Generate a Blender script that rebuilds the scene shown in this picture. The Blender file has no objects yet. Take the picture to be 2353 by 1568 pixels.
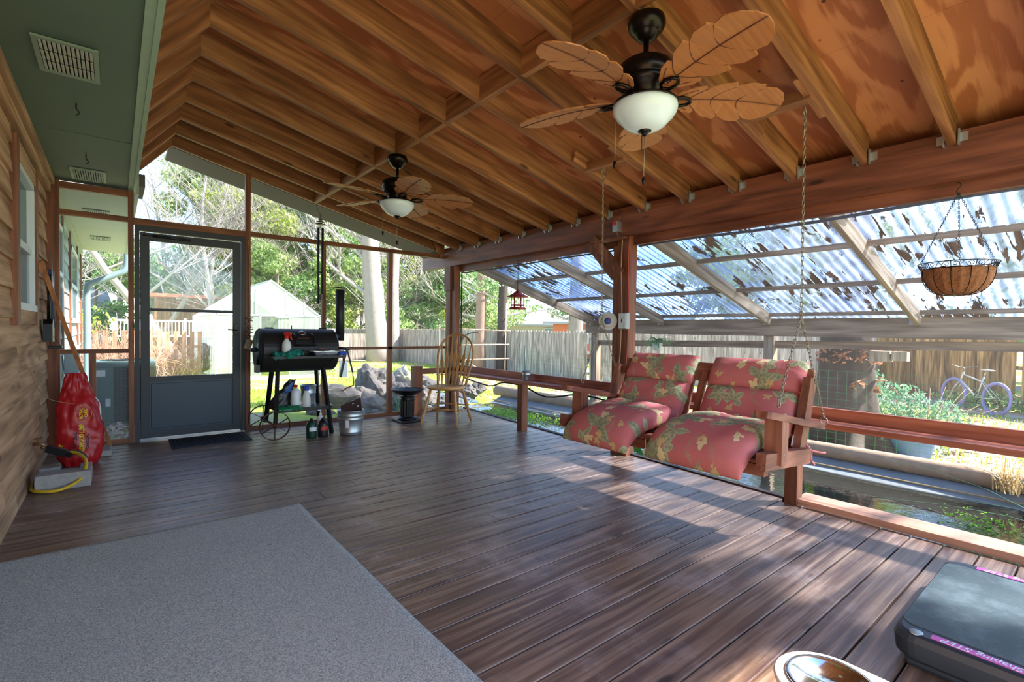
import bpy, bmesh, math, random
from mathutils import Vector as V, Matrix, Euler, noise
sc = bpy.context.scene
COL = sc.collection
PI = math.pi
# ---------------- camera ----------------
cam = bpy.data.cameras.new('camera'); camo = bpy.data.objects.new('camera', cam); COL.objects.link(camo)
cam.sensor_width = 36; cam.lens = 1135.9/2353*36; cam.clip_start = .02; cam.clip_end = 400
Rr = V((0.77998670, -0.62565255, 0.01340306)); Ru = V((0.00318901, 0.02539117, 0.99967251)); Rf = V((0.62578797, 0.77968851, -0.02179999))
camo.matrix_world = Matrix(((Rr.x, Ru.x, -Rf.x, 0), (Rr.y, Ru.y, -Rf.y, 0), (Rr.z, Ru.z, -Rf.z, 1.17), (0, 0, 0, 1)))
sc.camera = camo
# ---------------- world, sun, exposure ----------------
w = bpy.data.worlds.new('world'); sc.world = w; w.use_nodes = True
nt = w.node_tree; nt.nodes.clear()
sky = nt.nodes.new('ShaderNodeTexSky'); sky.sky_type = 'NISHITA'; sky.sun_disc = False
SUN = V((.62, -.50, .80)).normalized()
sky.sun_elevation = math.asin(SUN.z); sky.sun_rotation = math.atan2(SUN.x, SUN.y)
sky.air_density = 1.0; sky.dust_density = .2; sky.ozone_density = 4.0
bg = nt.nodes.new('ShaderNodeBackground'); bg.inputs[1].default_value = .68
wo = nt.nodes.new('ShaderNodeOutputWorld')
nt.links.new(sky.outputs[0], bg.inputs[0]); nt.links.new(bg.outputs[0], wo.inputs[0])
sl = bpy.data.lights.new('sun', 'SUN'); sl.energy = 25; sl.angle = math.radians(2.4); sl.color = (1, .93, .86)
slo = bpy.data.objects.new('sun', sl); COL.objects.link(slo); slo.rotation_euler = SUN.to_track_quat('Z', 'Y').to_euler()
vs = sc.view_settings; sc.display_settings.display_device = 'sRGB'
vs.view_transform = 'Standard'; vs.look = 'None'; vs.exposure = .08; vs.gamma = 1; vs.use_curve_mapping = False

# ---------------- node / material helpers ----------------
def S(c):  # sRGB 0-255 -> linear
    return tuple(((x/255)/12.92 if x/255 <= .04045 else ((x/255+.055)/1.055)**2.4) for x in c)
class NT:
    def __init__(s, name):
        s.m = bpy.data.materials.new(name); s.m.use_nodes = True; s.t = s.m.node_tree; s.t.nodes.clear()
        s.out = s.n('ShaderNodeOutputMaterial')
    def n(s, ty, **k):
        x = s.t.nodes.new(ty)
        for a, b in k.items(): setattr(x, a, b)
        return x
    def l(s, a, b): s.t.links.new(a, b)
    def inp(s, x, i, v):
        if v is None: return
        if hasattr(v, 'is_output'): s.l(v, x.inputs[i])
        else:
            if isinstance(v, tuple) and len(v) == 3 and x.inputs[i].type == 'RGBA': v = v+(1,)
            x.inputs[i].default_value = v
    def math(s, op, a, b=None, c=None, clamp=False):
        x = s.n('ShaderNodeMath', operation=op, use_clamp=clamp)
        s.inp(x, 0, a); s.inp(x, 1, b); s.inp(x, 2, c); return x.outputs[0]
    def mixc(s, f, a, b, mode='MIX'):
        x = s.n('ShaderNodeMix', data_type='RGBA', blend_type=mode)
        s.inp(x, 0, f); s.inp(x, 6, a); s.inp(x, 7, b); return x.outputs[2]
    def coord(s, which='Object', scale=(1, 1, 1), off=None, rot=None):
        tc = s.n('ShaderNodeTexCoord'); mp = s.n('ShaderNodeMapping'); mp.inputs['Scale'].default_value = scale
        src = tc.outputs[which]; rot = rot or getattr(s, 'rot', None)
        if rot:
            m0 = s.n('ShaderNodeMapping'); m0.inputs['Rotation'].default_value = rot; s.l(src, m0.inputs[0]); src = m0.outputs[0]
        s.l(src, mp.inputs[0])
        if off is not None:
            cx = s.n('ShaderNodeCombineXYZ')
            for i in range(3): s.l(s.math('MULTIPLY', off, (7.3, 11.7, 5.1)[i]), cx.inputs[i])
            s.l(cx.outputs[0], mp.inputs['Location'])
        return mp.outputs[0]
    def tone(s):
        a = s.n('ShaderNodeAttribute', attribute_name='tone'); return a.outputs['Fac']
    def noise(s, vec, scale=5, detail=4, rough=.55, dist=0):
        x = s.n('ShaderNodeTexNoise'); s.inp(x, 'Vector', vec); x.inputs['Scale'].default_value = scale
        x.inputs['Detail'].default_value = detail; x.inputs['Roughness'].default_value = rough; x.inputs['Distortion'].default_value = dist
        return x.outputs['Fac']
    def ramp(s, f, stops, interp='LINEAR'):
        x = s.n('ShaderNodeValToRGB'); s.l(f, x.inputs[0]); cr = x.color_ramp; cr.interpolation = interp
        while len(cr.elements) < len(stops): cr.elements.new(.5)
        for e, (p, c) in zip(cr.elements, stops):
            e.position = p; e.color = (c, c, c, 1) if isinstance(c, (int, float)) else tuple(c)+(1,)
        return x.outputs[0]
    def bump(s, h, strength=.3, dist=.01):
        x = s.n('ShaderNodeBump'); x.inputs['Strength'].default_value = strength; x.inputs['Distance'].default_value = dist
        s.l(h, x.inputs['Height']); return x.outputs[0]
    def bsdf(s, color, rough=.6, metal=0, normal=None, spec=.5, **k):
        x = s.n('ShaderNodeBsdfPrincipled'); s.inp(x, 'Base Color', color); s.inp(x, 'Roughness', rough); s.inp(x, 'Metallic', metal)
        x.inputs['Specular IOR Level'].default_value = spec
        if normal is not None: s.l(normal, x.inputs['Normal'])
        for a, b in k.items(): s.inp(x, a, b)
        return x.outputs[0]
    def fin(s, sh): s.l(sh, s.out.inputs[0]); return s.m
    def mixs(s, f, a, b):
        x = s.n('ShaderNodeMixShader'); s.inp(x, 0, f); s.l(a, x.inputs[1]); s.l(b, x.inputs[2]); return x.outputs[0]
M = {}
def plain(name, c, rough=.6, metal=0, var=.15, spec=.5, scale=18, bump=0.0, **k):
    t = NT(name); c = S(c); v = t.coord('Object')
    n = t.noise(v, scale, 3); col = t.mixc(n, tuple(x*(1-var) for x in c), tuple(min(1, x*(1+var)) for x in c))
    nr = t.bump(n, bump, .01) if bump else None
    M[name] = t.fin(t.bsdf(col, rough, metal, nr, spec, **k)); return M[name]
def wood(name, c1, c2, ax='x', rough=.6, along=1.2, across=22, knots=True, spec=.4, tonevar=.35, bump=.25, wear=None, cdark=None, rot=None):
    t = NT(name); t.rot = rot; tn = t.tone(); sc3 = [across]*3; sc3['xyz'.index(ax)] = along
    v = t.coord('Object', tuple(sc3), tn)
    n1 = t.noise(v, 1, 4, .6, .25)
    sc4 = [across*.12]*3; sc4['xyz'.index(ax)] = along*.35
    v2 = t.coord('Object', tuple(sc4), tn)
    big = t.noise(v2, 1.0, 2, .5, .2)
    rings = t.math('SINE', t.math('MULTIPLY', big, 48.0))
    g = t.math('ADD', t.math('MULTIPLY', n1, .9), t.math('MULTIPLY', rings, .075))
    col = t.ramp(g, [(.22, S(cdark or tuple(x*.72 for x in c1))), (.42, S(c1)), (.68, S(c2))])
    if knots:
        sk = [5.0]*3; sk['xyz'.index(ax)] = 1.6
        vo = t.n('ShaderNodeTexVoronoi'); t.l(t.coord('Object', tuple(sk), tn), vo.inputs['Vector']); vo.inputs['Scale'].default_value = 1
        k = t.ramp(vo.outputs['Distance'], [(.05, 1), (.10, 0)])
        col = t.mixc(t.math('MULTIPLY', k, .75), col, S(tuple(x*.33 for x in c1)))
    dk = t.math('ADD', t.math('MULTIPLY', tn, tonevar), 1-tonevar*.5)
    x = t.n('ShaderNodeVectorMath', operation='SCALE'); t.l(col, x.inputs[0]); t.l(dk, x.inputs['Scale']); col = x.outputs[0]
    if wear:
        wn = t.noise(t.coord('Object', (1, 1, 1)), wear[1], 6, .7)
        wn2 = t.math('MULTIPLY', t.ramp(wn, [(wear[2], 0), (wear[2]+.14, 1)]), t.math('ADD', n1, .15))
        col = t.mixc(t.math('MULTIPLY', wn2, wear[3]), col, S(wear[0]))
    M[name] = t.fin(t.bsdf(col, rough, 0, t.bump(g, bump, .006), spec)); return M[name]

# ---------------- mesh helpers ----------------
rnd = random.Random(7)
class MB:
    def __init__(s): s.v = []; s.f = []; s.t = []; s.uv = {}; s.sm = []
    def add(s, vs_, fs, tone=None, smooth=False, uv=None):
        b = len(s.v); s.v += [tuple(x) for x in vs_]; tn = rnd.random() if tone is None else tone
        for i, f in enumerate(fs):
            s.f.append(tuple(b+j for j in f)); s.t.append(tn); s.sm.append(smooth)
            if uv: s.uv[len(s.f)-1] = [uv[j] for j in f]
        return s
    def box(s, x0, x1, y0, y1, z0, z1, tone=None, b=0.0, rot=None, c=None):
        if x0 > x1: x0, x1 = x1, x0
        if y0 > y1: y0, y1 = y1, y0
        if z0 > z1: z0, z1 = z1, z0
        if b <= 0:
            p = [(x, y, z) for z in (z0, z1) for y in (y0, y1) for x in (x0, x1)]
            f = [(0, 2, 3, 1), (4, 5, 7, 6), (0, 1, 5, 4), (2, 6, 7, 3), (0, 4, 6, 2), (1, 3, 7, 5)]
        else:
            bm = bmesh.new(); bmesh.ops.create_cube(bm, size=1)
            for q in bm.verts: q.co = V(((x0+x1)/2+q.co.x*(x1-x0), (y0+y1)/2+q.co.y*(y1-y0), (z0+z1)/2+q.co.z*(z1-z0)))
            bb = min(b, (x1-x0)*.45, (y1-y0)*.45, (z1-z0)*.45)
            bmesh.ops.bevel(bm, geom=bm.edges[:], offset=bb, segments=2, profile=.6, affect='EDGES')
            bm.verts.index_update(); p = [q.co.copy() for q in bm.verts]; f = [[q.index for q in fa.verts] for fa in bm.faces]; bm.free()
        if rot is not None:
            c = V(c) if c else V(((x0+x1)/2, (y0+y1)/2, (z0+z1)/2)); R = Euler(rot).to_matrix()
            p = [c+R@(V(q)-c) for q in p]
        return s.add(p, f, tone)
    def bar(s, a, b, wd, h, up=(0, 0, 1), tone=None):  # w sideways, h along up; a,b centre line
        a = V(a); b = V(b); d = (b-a).normalized(); u = V(up); sd = d.cross(u).normalized(); u = sd.cross(d).normalized()
        p = [q+sd*i*wd/2+u*j*h/2 for q in (a, b) for j in (-1, 1) for i in (-1, 1)]
        return s.add(p, [(0, 1, 3, 2), (4, 6, 7, 5), (0, 4, 5, 1), (2, 3, 7, 6), (0, 2, 6, 4), (1, 5, 7, 3)], tone)
    def tube(s, pts, r, n=8, cap=True, tone=None, closed=False):
        pts = [V(p) for p in pts]; N = len(pts)
        rs = r if isinstance(r, (list, tuple)) else [r]*N
        vs_ = []; prev = None
        for i, p in enumerate(pts):
            if closed: d = pts[(i+1) % N]-pts[i-1]
            else: d = pts[min(i+1, N-1)]-pts[max(i-1, 0)]
            d = d.normalized() if d.length > 1e-9 else V((0, 0, 1))
            if prev is None:
                a = V((0, 0, 1)) if abs(d.z) < .9 else V((1, 0, 0)); u = d.cross(a).normalized()
            else:
                u = prev-d*prev.dot(d); u = u.normalized() if u.length > 1e-6 else d.cross(V((1, 0, 0))).normalized()
            prev = u; w_ = d.cross(u)
            for k in range(n):
                a = 2*PI*k/n; vs_.append(p+(u*math.cos(a)+w_*math.sin(a))*rs[i])
        fs = []
        for i in range(N if closed else N-1):
            j = (i+1) % N
            for k in range(n): fs.append((i*n+k, i*n+(k+1) % n, j*n+(k+1) % n, j*n+k))
        if cap and not closed: fs.append(tuple(range(n-1, -1, -1))); fs.append(tuple((N-1)*n+k for k in range(n)))
        return s.add(vs_, fs, tone, True)
    def lathe(s, prof, c=(0, 0, 0), n=24, ax='z', tone=None, smooth=True, M4=None, ang=2*PI):
        c = V(c); vs_ = []
        for (r, h) in prof:
            for k in range(n):
                a = ang*k/n; x, y = r*math.cos(a), r*math.sin(a)
                q = V((x, y, h)) if ax == 'z' else (V((h, x, y)) if ax == 'x' else V((y, h, x)))
                vs_.append(c+(M4@q if M4 else q))
        fs = []; m = len(prof)
        for i in range(m-1):
            for k in range(n): fs.append((i*n+k, i*n+(k+1) % n, (i+1)*n+(k+1) % n, (i+1)*n+k))
        if prof[0][0] > 1e-5: fs.append(tuple(range(n-1, -1, -1)))
        if prof[-1][0] > 1e-5: fs.append(tuple((m-1)*n+k for k in range(n)))
        return s.add(vs_, fs, tone, smooth)
    def prism(s, poly, z0, z1, M4=None, tone=None):
        n = len(poly); p = [V((x, y, z0)) for x, y in poly]+[V((x, y, z1)) for x, y in poly]
        if M4: p = [M4@q for q in p]
        return s.add(p, [tuple(range(n-1, -1, -1)), tuple(range(n, 2*n))]+[(i, (i+1) % n, n+(i+1) % n, n+i) for i in range(n)], tone)
    def grid(s, fn, nu, nv, tone=None, uvs=(1, 1), smooth=True):
        vs_ = []; uv = []
        for j in range(nv+1):
            for i in range(nu+1): vs_.append(fn(i/nu, j/nv)); uv.append((i/nu*uvs[0], j/nv*uvs[1]))
        fs = [(j*(nu+1)+i, j*(nu+1)+i+1, (j+1)*(nu+1)+i+1, (j+1)*(nu+1)+i) for j in range(nv) for i in range(nu)]
        return s.add(vs_, fs, tone, smooth, uv)
    def mesh(s, name, mat):
        me = bpy.data.meshes.new(name); me.from_pydata(s.v, [], s.f); me.materials.append(mat)
        me.polygons.foreach_set('use_smooth', s.sm)
        at = me.attributes.new('tone', 'FLOAT', 'FACE'); at.data.foreach_set('value', s.t)
        if s.uv:
            ul = me.uv_layers.new(name='UVMap')
            for p in me.polygons:
                if p.index in s.uv:
                    for li, c in zip(p.loop_indices, s.uv[p.index]): ul.data[li].uv = c
        me.update(); return me
    def build(s, name, mat, parent=None, loc=None, label=None, mods=None):
        o = bpy.data.objects.new(name, s.mesh(name, M[mat] if isinstance(mat, str) else mat)); COL.objects.link(o)
        if parent is not None: o.parent = parent
        if loc is not None: o.location = loc
        if label: o['label'] = label
        return o
def tag(o, label, cat, group=None, kind=None):
    if label: o['label'] = label
    if cat: o['category'] = cat
    if group: o['group'] = group
    if kind: o['kind'] = kind
    return o
def empty(name, loc=(0, 0, 0), rz=0, label=None, cat=None, group=None, kind=None):
    o = bpy.data.objects.new(name, None); COL.objects.link(o); o.location = loc; o.rotation_euler = (0, 0, rz)
    return tag(o, label, cat, group, kind)
def copy_tree(o, parent=None, loc=None, rz=None, scale=None, label=None):
    c = o.copy(); COL.objects.link(c)
    if parent: c.parent = parent
    if loc is not None: c.location = loc
    if rz is not None: c.rotation_euler = (0, 0, rz)
    if scale is not None: c.scale = (scale,)*3 if isinstance(scale, (int, float)) else scale
    if label: c['label'] = label
    for ch in list(o.children): copy_tree(ch, c)
    return c
def arc(c, r, a0, a1, n=12, plane='xz'):
    o = []
    for i in range(n+1):
        a = a0+(a1-a0)*i/n; x, y = r*math.cos(a), r*math.sin(a); c_ = V(c)
        o.append(c_+(V((x, 0, y)) if plane == 'xz' else V((0, x, y)) if plane == 'yz' else V((x, y, 0))))
    return o
def smooth_path(pts, k=4):
    P = [V(p) for p in pts]; out = []
    for i in range(len(P)-1):
        p0, p1, p2, p3 = P[max(i-1, 0)], P[i], P[i+1], P[min(i+2, len(P)-1)]
        for j in range(k):
            t = j/k; out.append(.5*((2*p1)+(p2-p0)*t+(2*p0-5*p1+4*p2-p3)*t*t+(3*p1-p0-3*p2+p3)*t**3))
    out.append(P[-1]); return out
def text(body, size, mat, parent, loc, rot, name='lettering', ext=.0006, sx=1, align='CENTER', shear=0, bold=0):
    cu = bpy.data.curves.new('t', 'FONT'); cu.body = body; cu.size = size; cu.extrude = ext; cu.align_x = align; cu.align_y = 'CENTER'; cu.shear = shear; cu.offset = bold
    to = bpy.data.objects.new('t', cu); COL.objects.link(to); dg = bpy.context.evaluated_depsgraph_get()
    me = bpy.data.meshes.new_from_object(to.evaluated_get(dg)); bpy.data.objects.remove(to)
    me.materials.clear(); me.materials.append(M[mat]); o = bpy.data.objects.new(name, me); COL.objects.link(o)
    o.parent = parent; o.location = loc; o.rotation_euler = rot; o.scale = (sx, 1, 1); return o
# ---------------- materials ----------------
wood('rafter_x', (140, 90, 54), (182, 128, 84), 'x', .62, 1.3, 26, tonevar=.3, rot=(0, -math.atan(.237), 0))
wood('rafter_l', (136, 86, 52), (172, 120, 78), 'x', .62, 1.3, 26, tonevar=.3, rot=(0, math.atan(1.16), 0))
wood('leanto_rafter', (140, 122, 102), (182, 164, 140), 'x', .8, 1.2, 26, tonevar=.25, spec=.2, rot=(0, -math.atan(.298), 0))
wood('rafter_y', (140, 90, 54), (178, 124, 82), 'y', .62, 1.3, 26, tonevar=.3)
wood('frame_x', (120, 72, 44), (150, 96, 60), 'x', .55, 1.3, 24, tonevar=.2)
wood('frame_y', (112, 64, 46), (142, 86, 62), 'y', .5, 1.3, 20, tonevar=.2)
wood('frame_z', (120, 70, 44), (152, 96, 62), 'z', .55, 1.3, 24, tonevar=.2)
wood('shelf_y', (158, 86, 60), (192, 116, 84), 'y', .45, 1.3, 22, tonevar=.15, spec=.5)
wood('ledge_y', (206, 150, 116), (228, 178, 144), 'y', .5, 1.3, 22, knots=False, tonevar=.1)
wood('deck', (112, 88, 72), (162, 132, 110), 'x', .36, 1.4, 42, tonevar=.22, spec=.65, bump=.5, cdark=(84, 60, 56), wear=((196, 176, 168), 2.2, .52, .55))
wood('weathered_x', (140, 122, 102), (182, 164, 140), 'x', .8, 1.2, 26, tonevar=.25, spec=.2)
wood('weathered_y', (134, 116, 98), (178, 158, 134), 'y', .8, 1.2, 26, tonevar=.25, spec=.2)
wood('weathered_z', (146, 130, 112), (190, 172, 150), 'z', .8, 1.2, 26, tonevar=.25, spec=.2)
wood('siding', (176, 138, 106), (214, 176, 140), 'y', .75, 1.0, 20, tonevar=.25, spec=.2)
wood('siding_pale', (150, 170, 168), (176, 192, 188), 'y', .7, 1.0, 9, knots=False, tonevar=.08, spec=.2)
wood('fence_grey', (156, 146, 136), (200, 190, 178), 'z', .85, 1.0, 16, tonevar=.35, spec=.1)
wood('fence_brown', (150, 112, 74), (204, 160, 108), 'z', .85, 1.0, 14, tonevar=.6, spec=.1, cdark=(84, 74, 62))
wood('fence_red', (156, 108, 80), (190, 142, 108), 'z', .85, 1.0, 14, tonevar=.45, spec=.1)
wood('swing_wood_x', (128, 76, 58), (160, 104, 82), 'x', .5, 1.3, 26, tonevar=.15)
wood('swing_wood_y', (128, 76, 58), (160, 104, 82), 'y', .5, 1.3, 26, tonevar=.15)
wood('swing_wood_z', (132, 80, 60), (166, 108, 84), 'z', .5, 1.3, 26, tonevar=.15)
wood('oak', (196, 142, 82), (218, 166, 104), 'z', .32, 1.5, 30, knots=False, tonevar=.1, spec=.6)
wood('oak_x', (200, 146, 86), (220, 170, 108), 'x', .32, 1.5, 30, knots=False, tonevar=.1, spec=.6)
wood('pole_wood', (150, 92, 52), (178, 116, 70), 'z', .6, 1.5, 30, knots=False)
def plywood():
    t = NT('plywood'); v = t.coord('Object', (1.0, 2.6, 1.0)); n = t.noise(v, 1.1, 2, .45, .6)
    g = t.math('SINE', t.math('MULTIPLY', n, 34)); f = t.noise(t.coord('Object', (3, 40, 3)), 1, 4)
    gg = t.math('ADD', t.math('MULTIPLY', g, .2), t.math('MULTIPLY', f, .75))
    patch = t.noise(t.coord('Object'), 1.1, 3)
    a = t.mixc(patch, S((172, 104, 62)), S((206, 148, 98))); b = t.mixc(patch, S((138, 76, 44)), S((174, 112, 68)))
    col = t.mixc(t.ramp(gg, [(.28, 0), (.5, 1)]), b, a)
    vo = t.n('ShaderNodeTexVoronoi'); t.l(t.coord('Object', (5, 6, 5)), vo.inputs['Vector']); vo.inputs['Scale'].default_value = 1
    col = t.mixc(t.math('MULTIPLY', t.ramp(vo.outputs['Distance'], [(.05, 1), (.075, 0)]), .85), col, S((40, 26, 18)))
    M['plywood'] = t.fin(t.bsdf(col, .6, 0, t.bump(gg, .15), .3))
plywood()
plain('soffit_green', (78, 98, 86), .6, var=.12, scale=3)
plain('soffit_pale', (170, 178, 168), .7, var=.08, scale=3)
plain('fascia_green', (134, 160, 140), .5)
plain('overhang_grey', (62, 53, 47), .85, var=.3, scale=60)
plain('galvanised', (186, 194, 198), .38, .85, var=.12, scale=10)
plain('steel', (214, 216, 218), .14, 1, var=.04)
plain('chain_steel', (150, 140, 120), .45, .8, var=.2)
plain('chain_dark', (40, 62, 74), .4, .5)
plain('black_metal', (22, 22, 24), .38, .3, var=.3)
plain('bronze', (30, 24, 20), .3, .7, var=.2)
plain('bronze_rust', (58, 40, 26), .5, .5, var=.35, scale=40)
plain('black_paint', (34, 36, 40), .5, 0, var=.2)
plain('grill_body', (40, 38, 38), .48, .25, var=.35, scale=6)
plain('door_frame', (30, 35, 46), .5, 0, var=.08)
plain('door_panel', (32, 46, 60), .4, .3, var=.1)
plain('white_plastic', (226, 230, 230), .4)
plain('white_paint', (224, 228, 226), .5, var=.05)
plain('window_white', (214, 224, 226), .4, var=.04)
plain('red_plastic', (206, 38, 26), .4)
plain('blue_plastic', (30, 74, 176), .4)
plain('cream_plastic', (222, 220, 212), .35, var=.04)
plain('teal_cloth', (22, 128, 112), .9)
plain('blue_cloth', (60, 90, 170), .9)
plain('green_plastic', (30, 130, 80), .5)
plain('red_paint', (140, 36, 22), .45, .2)
plain('foil', (212, 214, 214), .22, 1, bump=.3, scale=40)
plain('rusty', (88, 52, 38), .75, .2, var=.4)
plain('brown_plate', (62, 36, 34), .6, var=.3)
plain('yellow_hose', (214, 168, 30), .45, bump=.1)
plain('cord_blue', (30, 44, 92), .5); plain('cord_black', (24, 24, 26), .5); plain('cord_tan', (176, 132, 92), .6); plain('cord_red', (170, 60, 40), .6)
plain('concrete', (158, 150, 142), .9, var=.3, scale=30, bump=.3)
plain('ac_green', (86, 112, 112), .5, .2); plain('ac_dark', (34, 46, 50), .6)
plain('elec_grey', (160, 170, 170), .5, .2)
plain('liner', (112, 120, 124), .5, var=.35, scale=5, spec=.6)
plain('rock', (98, 94, 90), .9, var=.5, scale=7, bump=.8)
plain('rock_white', (168, 162, 150), .9, var=.35, scale=8, bump=.6)
plain('spout_grey', (112, 134, 140), .5)
wood('edge_dark', (44, 34, 30), (66, 52, 46), 'y', .6, 1.3, 20, tonevar=.15)
plain('timber_log', (150, 128, 104), .85, var=.4, scale=9, bump=.5)
plain('coir', (150, 98, 62), .95, var=.5, scale=90, bump=1.0)
plain('coir_fibre', (176, 116, 74), .95, var=.3)
plain('bag_red', (176, 20, 26), .42, var=.25, scale=9, bump=.25)
plain('bag_black', (30, 28, 30), .4, var=.4)
plain('label_yellow', (236, 206, 30), .5); plain('label_black', (26, 16, 18), .6); plain('label_white', (232, 232, 232), .5)
plain('label_red', (200, 50, 40), .5); plain('label_blue', (60, 100, 170), .5)
plain('propane_green', (22, 66, 52), .35, .2); plain('propane_black', (30, 30, 34), .35, .2)
plain('step_side', (36, 44, 54), .45, var=.12); plain('step_pink', (214, 88, 168), .45, var=.05)
plain('rubber_mat', (30, 34, 40), .8, var=.4, scale=60)
plain('bike_frame', (210, 205, 196), .35, .3); plain('bike_tyre', (150, 140, 190), .7); plain('tyre_rubber', (60, 58, 66), .8)
plain('purple_rim', (128, 118, 190), .4, .3)
plain('blue_pot', (80, 108, 146), .55, var=.2, scale=5)
plain('pot_soil', (70, 56, 42), .95)
plain('brick_orange', (226, 134, 96), .8, var=.25, scale=12)
plain('roof_white', (176, 180, 186), .6, var=.08)
plain('wall_far', (206, 206, 200), .7)
plain('bark_pale', (156, 146, 136), .9, var=.25, scale=6, bump=.5)
plain('bark_white', (160, 154, 148), .9, var=.2, scale=6)
plain('bark_pink', (150, 122, 106), .9, var=.25, scale=6)
plain('bark_dark', (70, 60, 54), .95, var=.5, scale=9, bump=1.0)
plain('twig', (186, 178, 172), .9, var=.25)
plain('twig_brown', (170, 130, 110), .9, var=.3)
plain('dry_leaf', (170, 112, 76), .8, var=.4, scale=4)
plain('vent_metal', (120, 140, 126), .5, .2); plain('vent_slat', (190, 200, 190), .5, .1)
plain('hook_black', (20, 20, 20), .5)
plain('dark_void', (8, 9, 10), .9)
plain('globe', (204, 222, 230), .28, var=.02, spec=.6)
plain('copper_pipe', (150, 110, 80), .4, .7)
def leafmat(name, c1, c2, tr=.35, scale=1.5):
    t = NT(name); tn = t.tone(); n = t.noise(t.coord('Object'), scale, 2)
    f = t.math('ADD', t.math('MULTIPLY', tn, .7), t.math('MULTIPLY', n, .3))
    col = t.mixc(f, S(c1), S(c2)); a = t.bsdf(col, .45, 0, None, .5); b = t.n('ShaderNodeBsdfTranslucent'); t.l(col, b.inputs[0])
    M[name] = t.fin(t.mixs(tr, a, b.outputs[0]))
leafmat('leaf_oak', (104, 142, 70), (196, 218, 140), .4); leafmat('leaf_dark', (84, 126, 70), (160, 196, 120), .35)
leafmat('leaf_yellow', (120, 150, 56), (206, 216, 110), .45); leafmat('leaf_blue', (84, 136, 104), (150, 190, 150), .3)
leafmat('leaf_bright', (60, 150, 30), (170, 214, 40), .5, 6); leafmat('leaf_palm', (50, 120, 70), (120, 180, 110), .4)
leafmat('grass', (110, 150, 40), (200, 214, 90), .4, .8); leafmat('litter', (150, 112, 88), (226, 200, 180), .1)
leafmat('reed', (150, 130, 90), (214, 190, 140), .2); leafmat('dry', (150, 96, 66), (206, 150, 116), .2)
def rug():
    t = NT('rug'); n = t.noise(t.coord('Object'), 170, 3, .8); n2 = t.noise(t.coord('Object'), 3, 2)
    c = t.ramp(n, [(.33, S((134, 140, 134))), (.5, S((198, 200, 192))), (.66, S((238, 236, 224)))])
    c = t.mixc(t.math('MULTIPLY', n2, .2), c, S((110, 116, 126)))
    M['rug'] = t.fin(t.bsdf(c, .95, 0, t.bump(n, .8, .01), .2))
rug()
def screen():
    t = NT('screen'); tr = t.n('ShaderNodeBsdfTransparent'); tr.inputs[0].default_value = (.96, .96, .96, 1)
    d = t.n('ShaderNodeBsdfDiffuse'); d.inputs[0].default_value = (.55, .58, .62, 1)
    M['screen'] = t.fin(t.mixs(.17, tr.outputs[0], d.outputs[0]))
screen()
def glassy():
    t = NT('window_glass'); g = t.n('ShaderNodeBsdfGlossy'); g.inputs[0].default_value = (.75, .85, .85, 1); g.inputs[1].default_value = .06
    d = t.n('ShaderNodeBsdfDiffuse'); d.inputs[0].default_value = (.06, .08, .09, 1)
    M['window_glass'] = t.fin(t.mixs(.4, d.outputs[0], g.outputs[0]))
    t = NT('clear_glass'); tr = t.n('ShaderNodeBsdfTransparent'); g = t.n('ShaderNodeBsdfGlossy'); g.inputs[1].default_value = .05
    M['clear_glass'] = t.fin(t.mixs(.03, tr.outputs[0], g.outputs[0]))
    t = NT('polycarbonate'); tr = t.n('ShaderNodeBsdfTransparent'); tr.inputs[0].default_value = (.92, .95, .9, 1)
    d = t.n('ShaderNodeBsdfDiffuse'); d.inputs[0].default_value = (.42, .46, .43, 1); tl = t.n('ShaderNodeBsdfTranslucent'); tl.inputs[0].default_value = (.42, .48, .42, 1)
    M['polycarbonate'] = t.fin(t.mixs(.38, t.mixs(.5, d.outputs[0], tl.outputs[0]), tr.outputs[0]))
glassy()
def corrugated():
    t = NT('corrugated'); v = t.coord('Object')
    tr = t.n('ShaderNodeBsdfTransparent'); tr.inputs[0].default_value = (.64, .74, .90, 1)  # blue of the sky beyond is put into the sheet tints
    tl = t.n('ShaderNodeBsdfTranslucent'); tl.inputs[0].default_value = (.44, .58, .86, 1)
    g = t.n('ShaderNodeBsdfGlossy'); g.inputs[1].default_value = .2; g.inputs[0].default_value = (.7, .8, .95, 1)
    blotch = t.noise(t.coord('Object', (1.4, 3.5, 1)), 2.2, 4, .6, .5)
    clear = t.mixs(t.ramp(blotch, [(.3, .10), (.7, .6)]), tr.outputs[0], tl.outputs[0])
    clear = t.mixs(.10, clear, g.outputs[0])
    deb = t.noise(t.coord('Object', (1.2, 7.5, 1)), 2.0, 5, .62, .4); area = t.noise(v, .9, 2)
    # leaf litter lies in the valleys and thickest against the house edge
    sx = t.n('ShaderNodeSeparateXYZ'); t.l(v, sx.inputs[0])
    hi = t.math('MULTIPLY', t.math('SUBTRACT', -1.9, sx.outputs[0]), .17)
    hi = t.math('MAXIMUM', hi, 0.0)
    m = t.math('ADD', t.math('ADD', deb, t.math('MULTIPLY', area, .45)), hi)
    mask = t.ramp(m, [(.815, 0), (.84, 1)])
    d = t.n('ShaderNodeBsdfDiffuse'); d.inputs[0].default_value = S((92, 66, 50))+(1,)
    M['corrugated'] = t.fin(t.mixs(mask, clear, d.outputs[0]))
corrugated()
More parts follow.
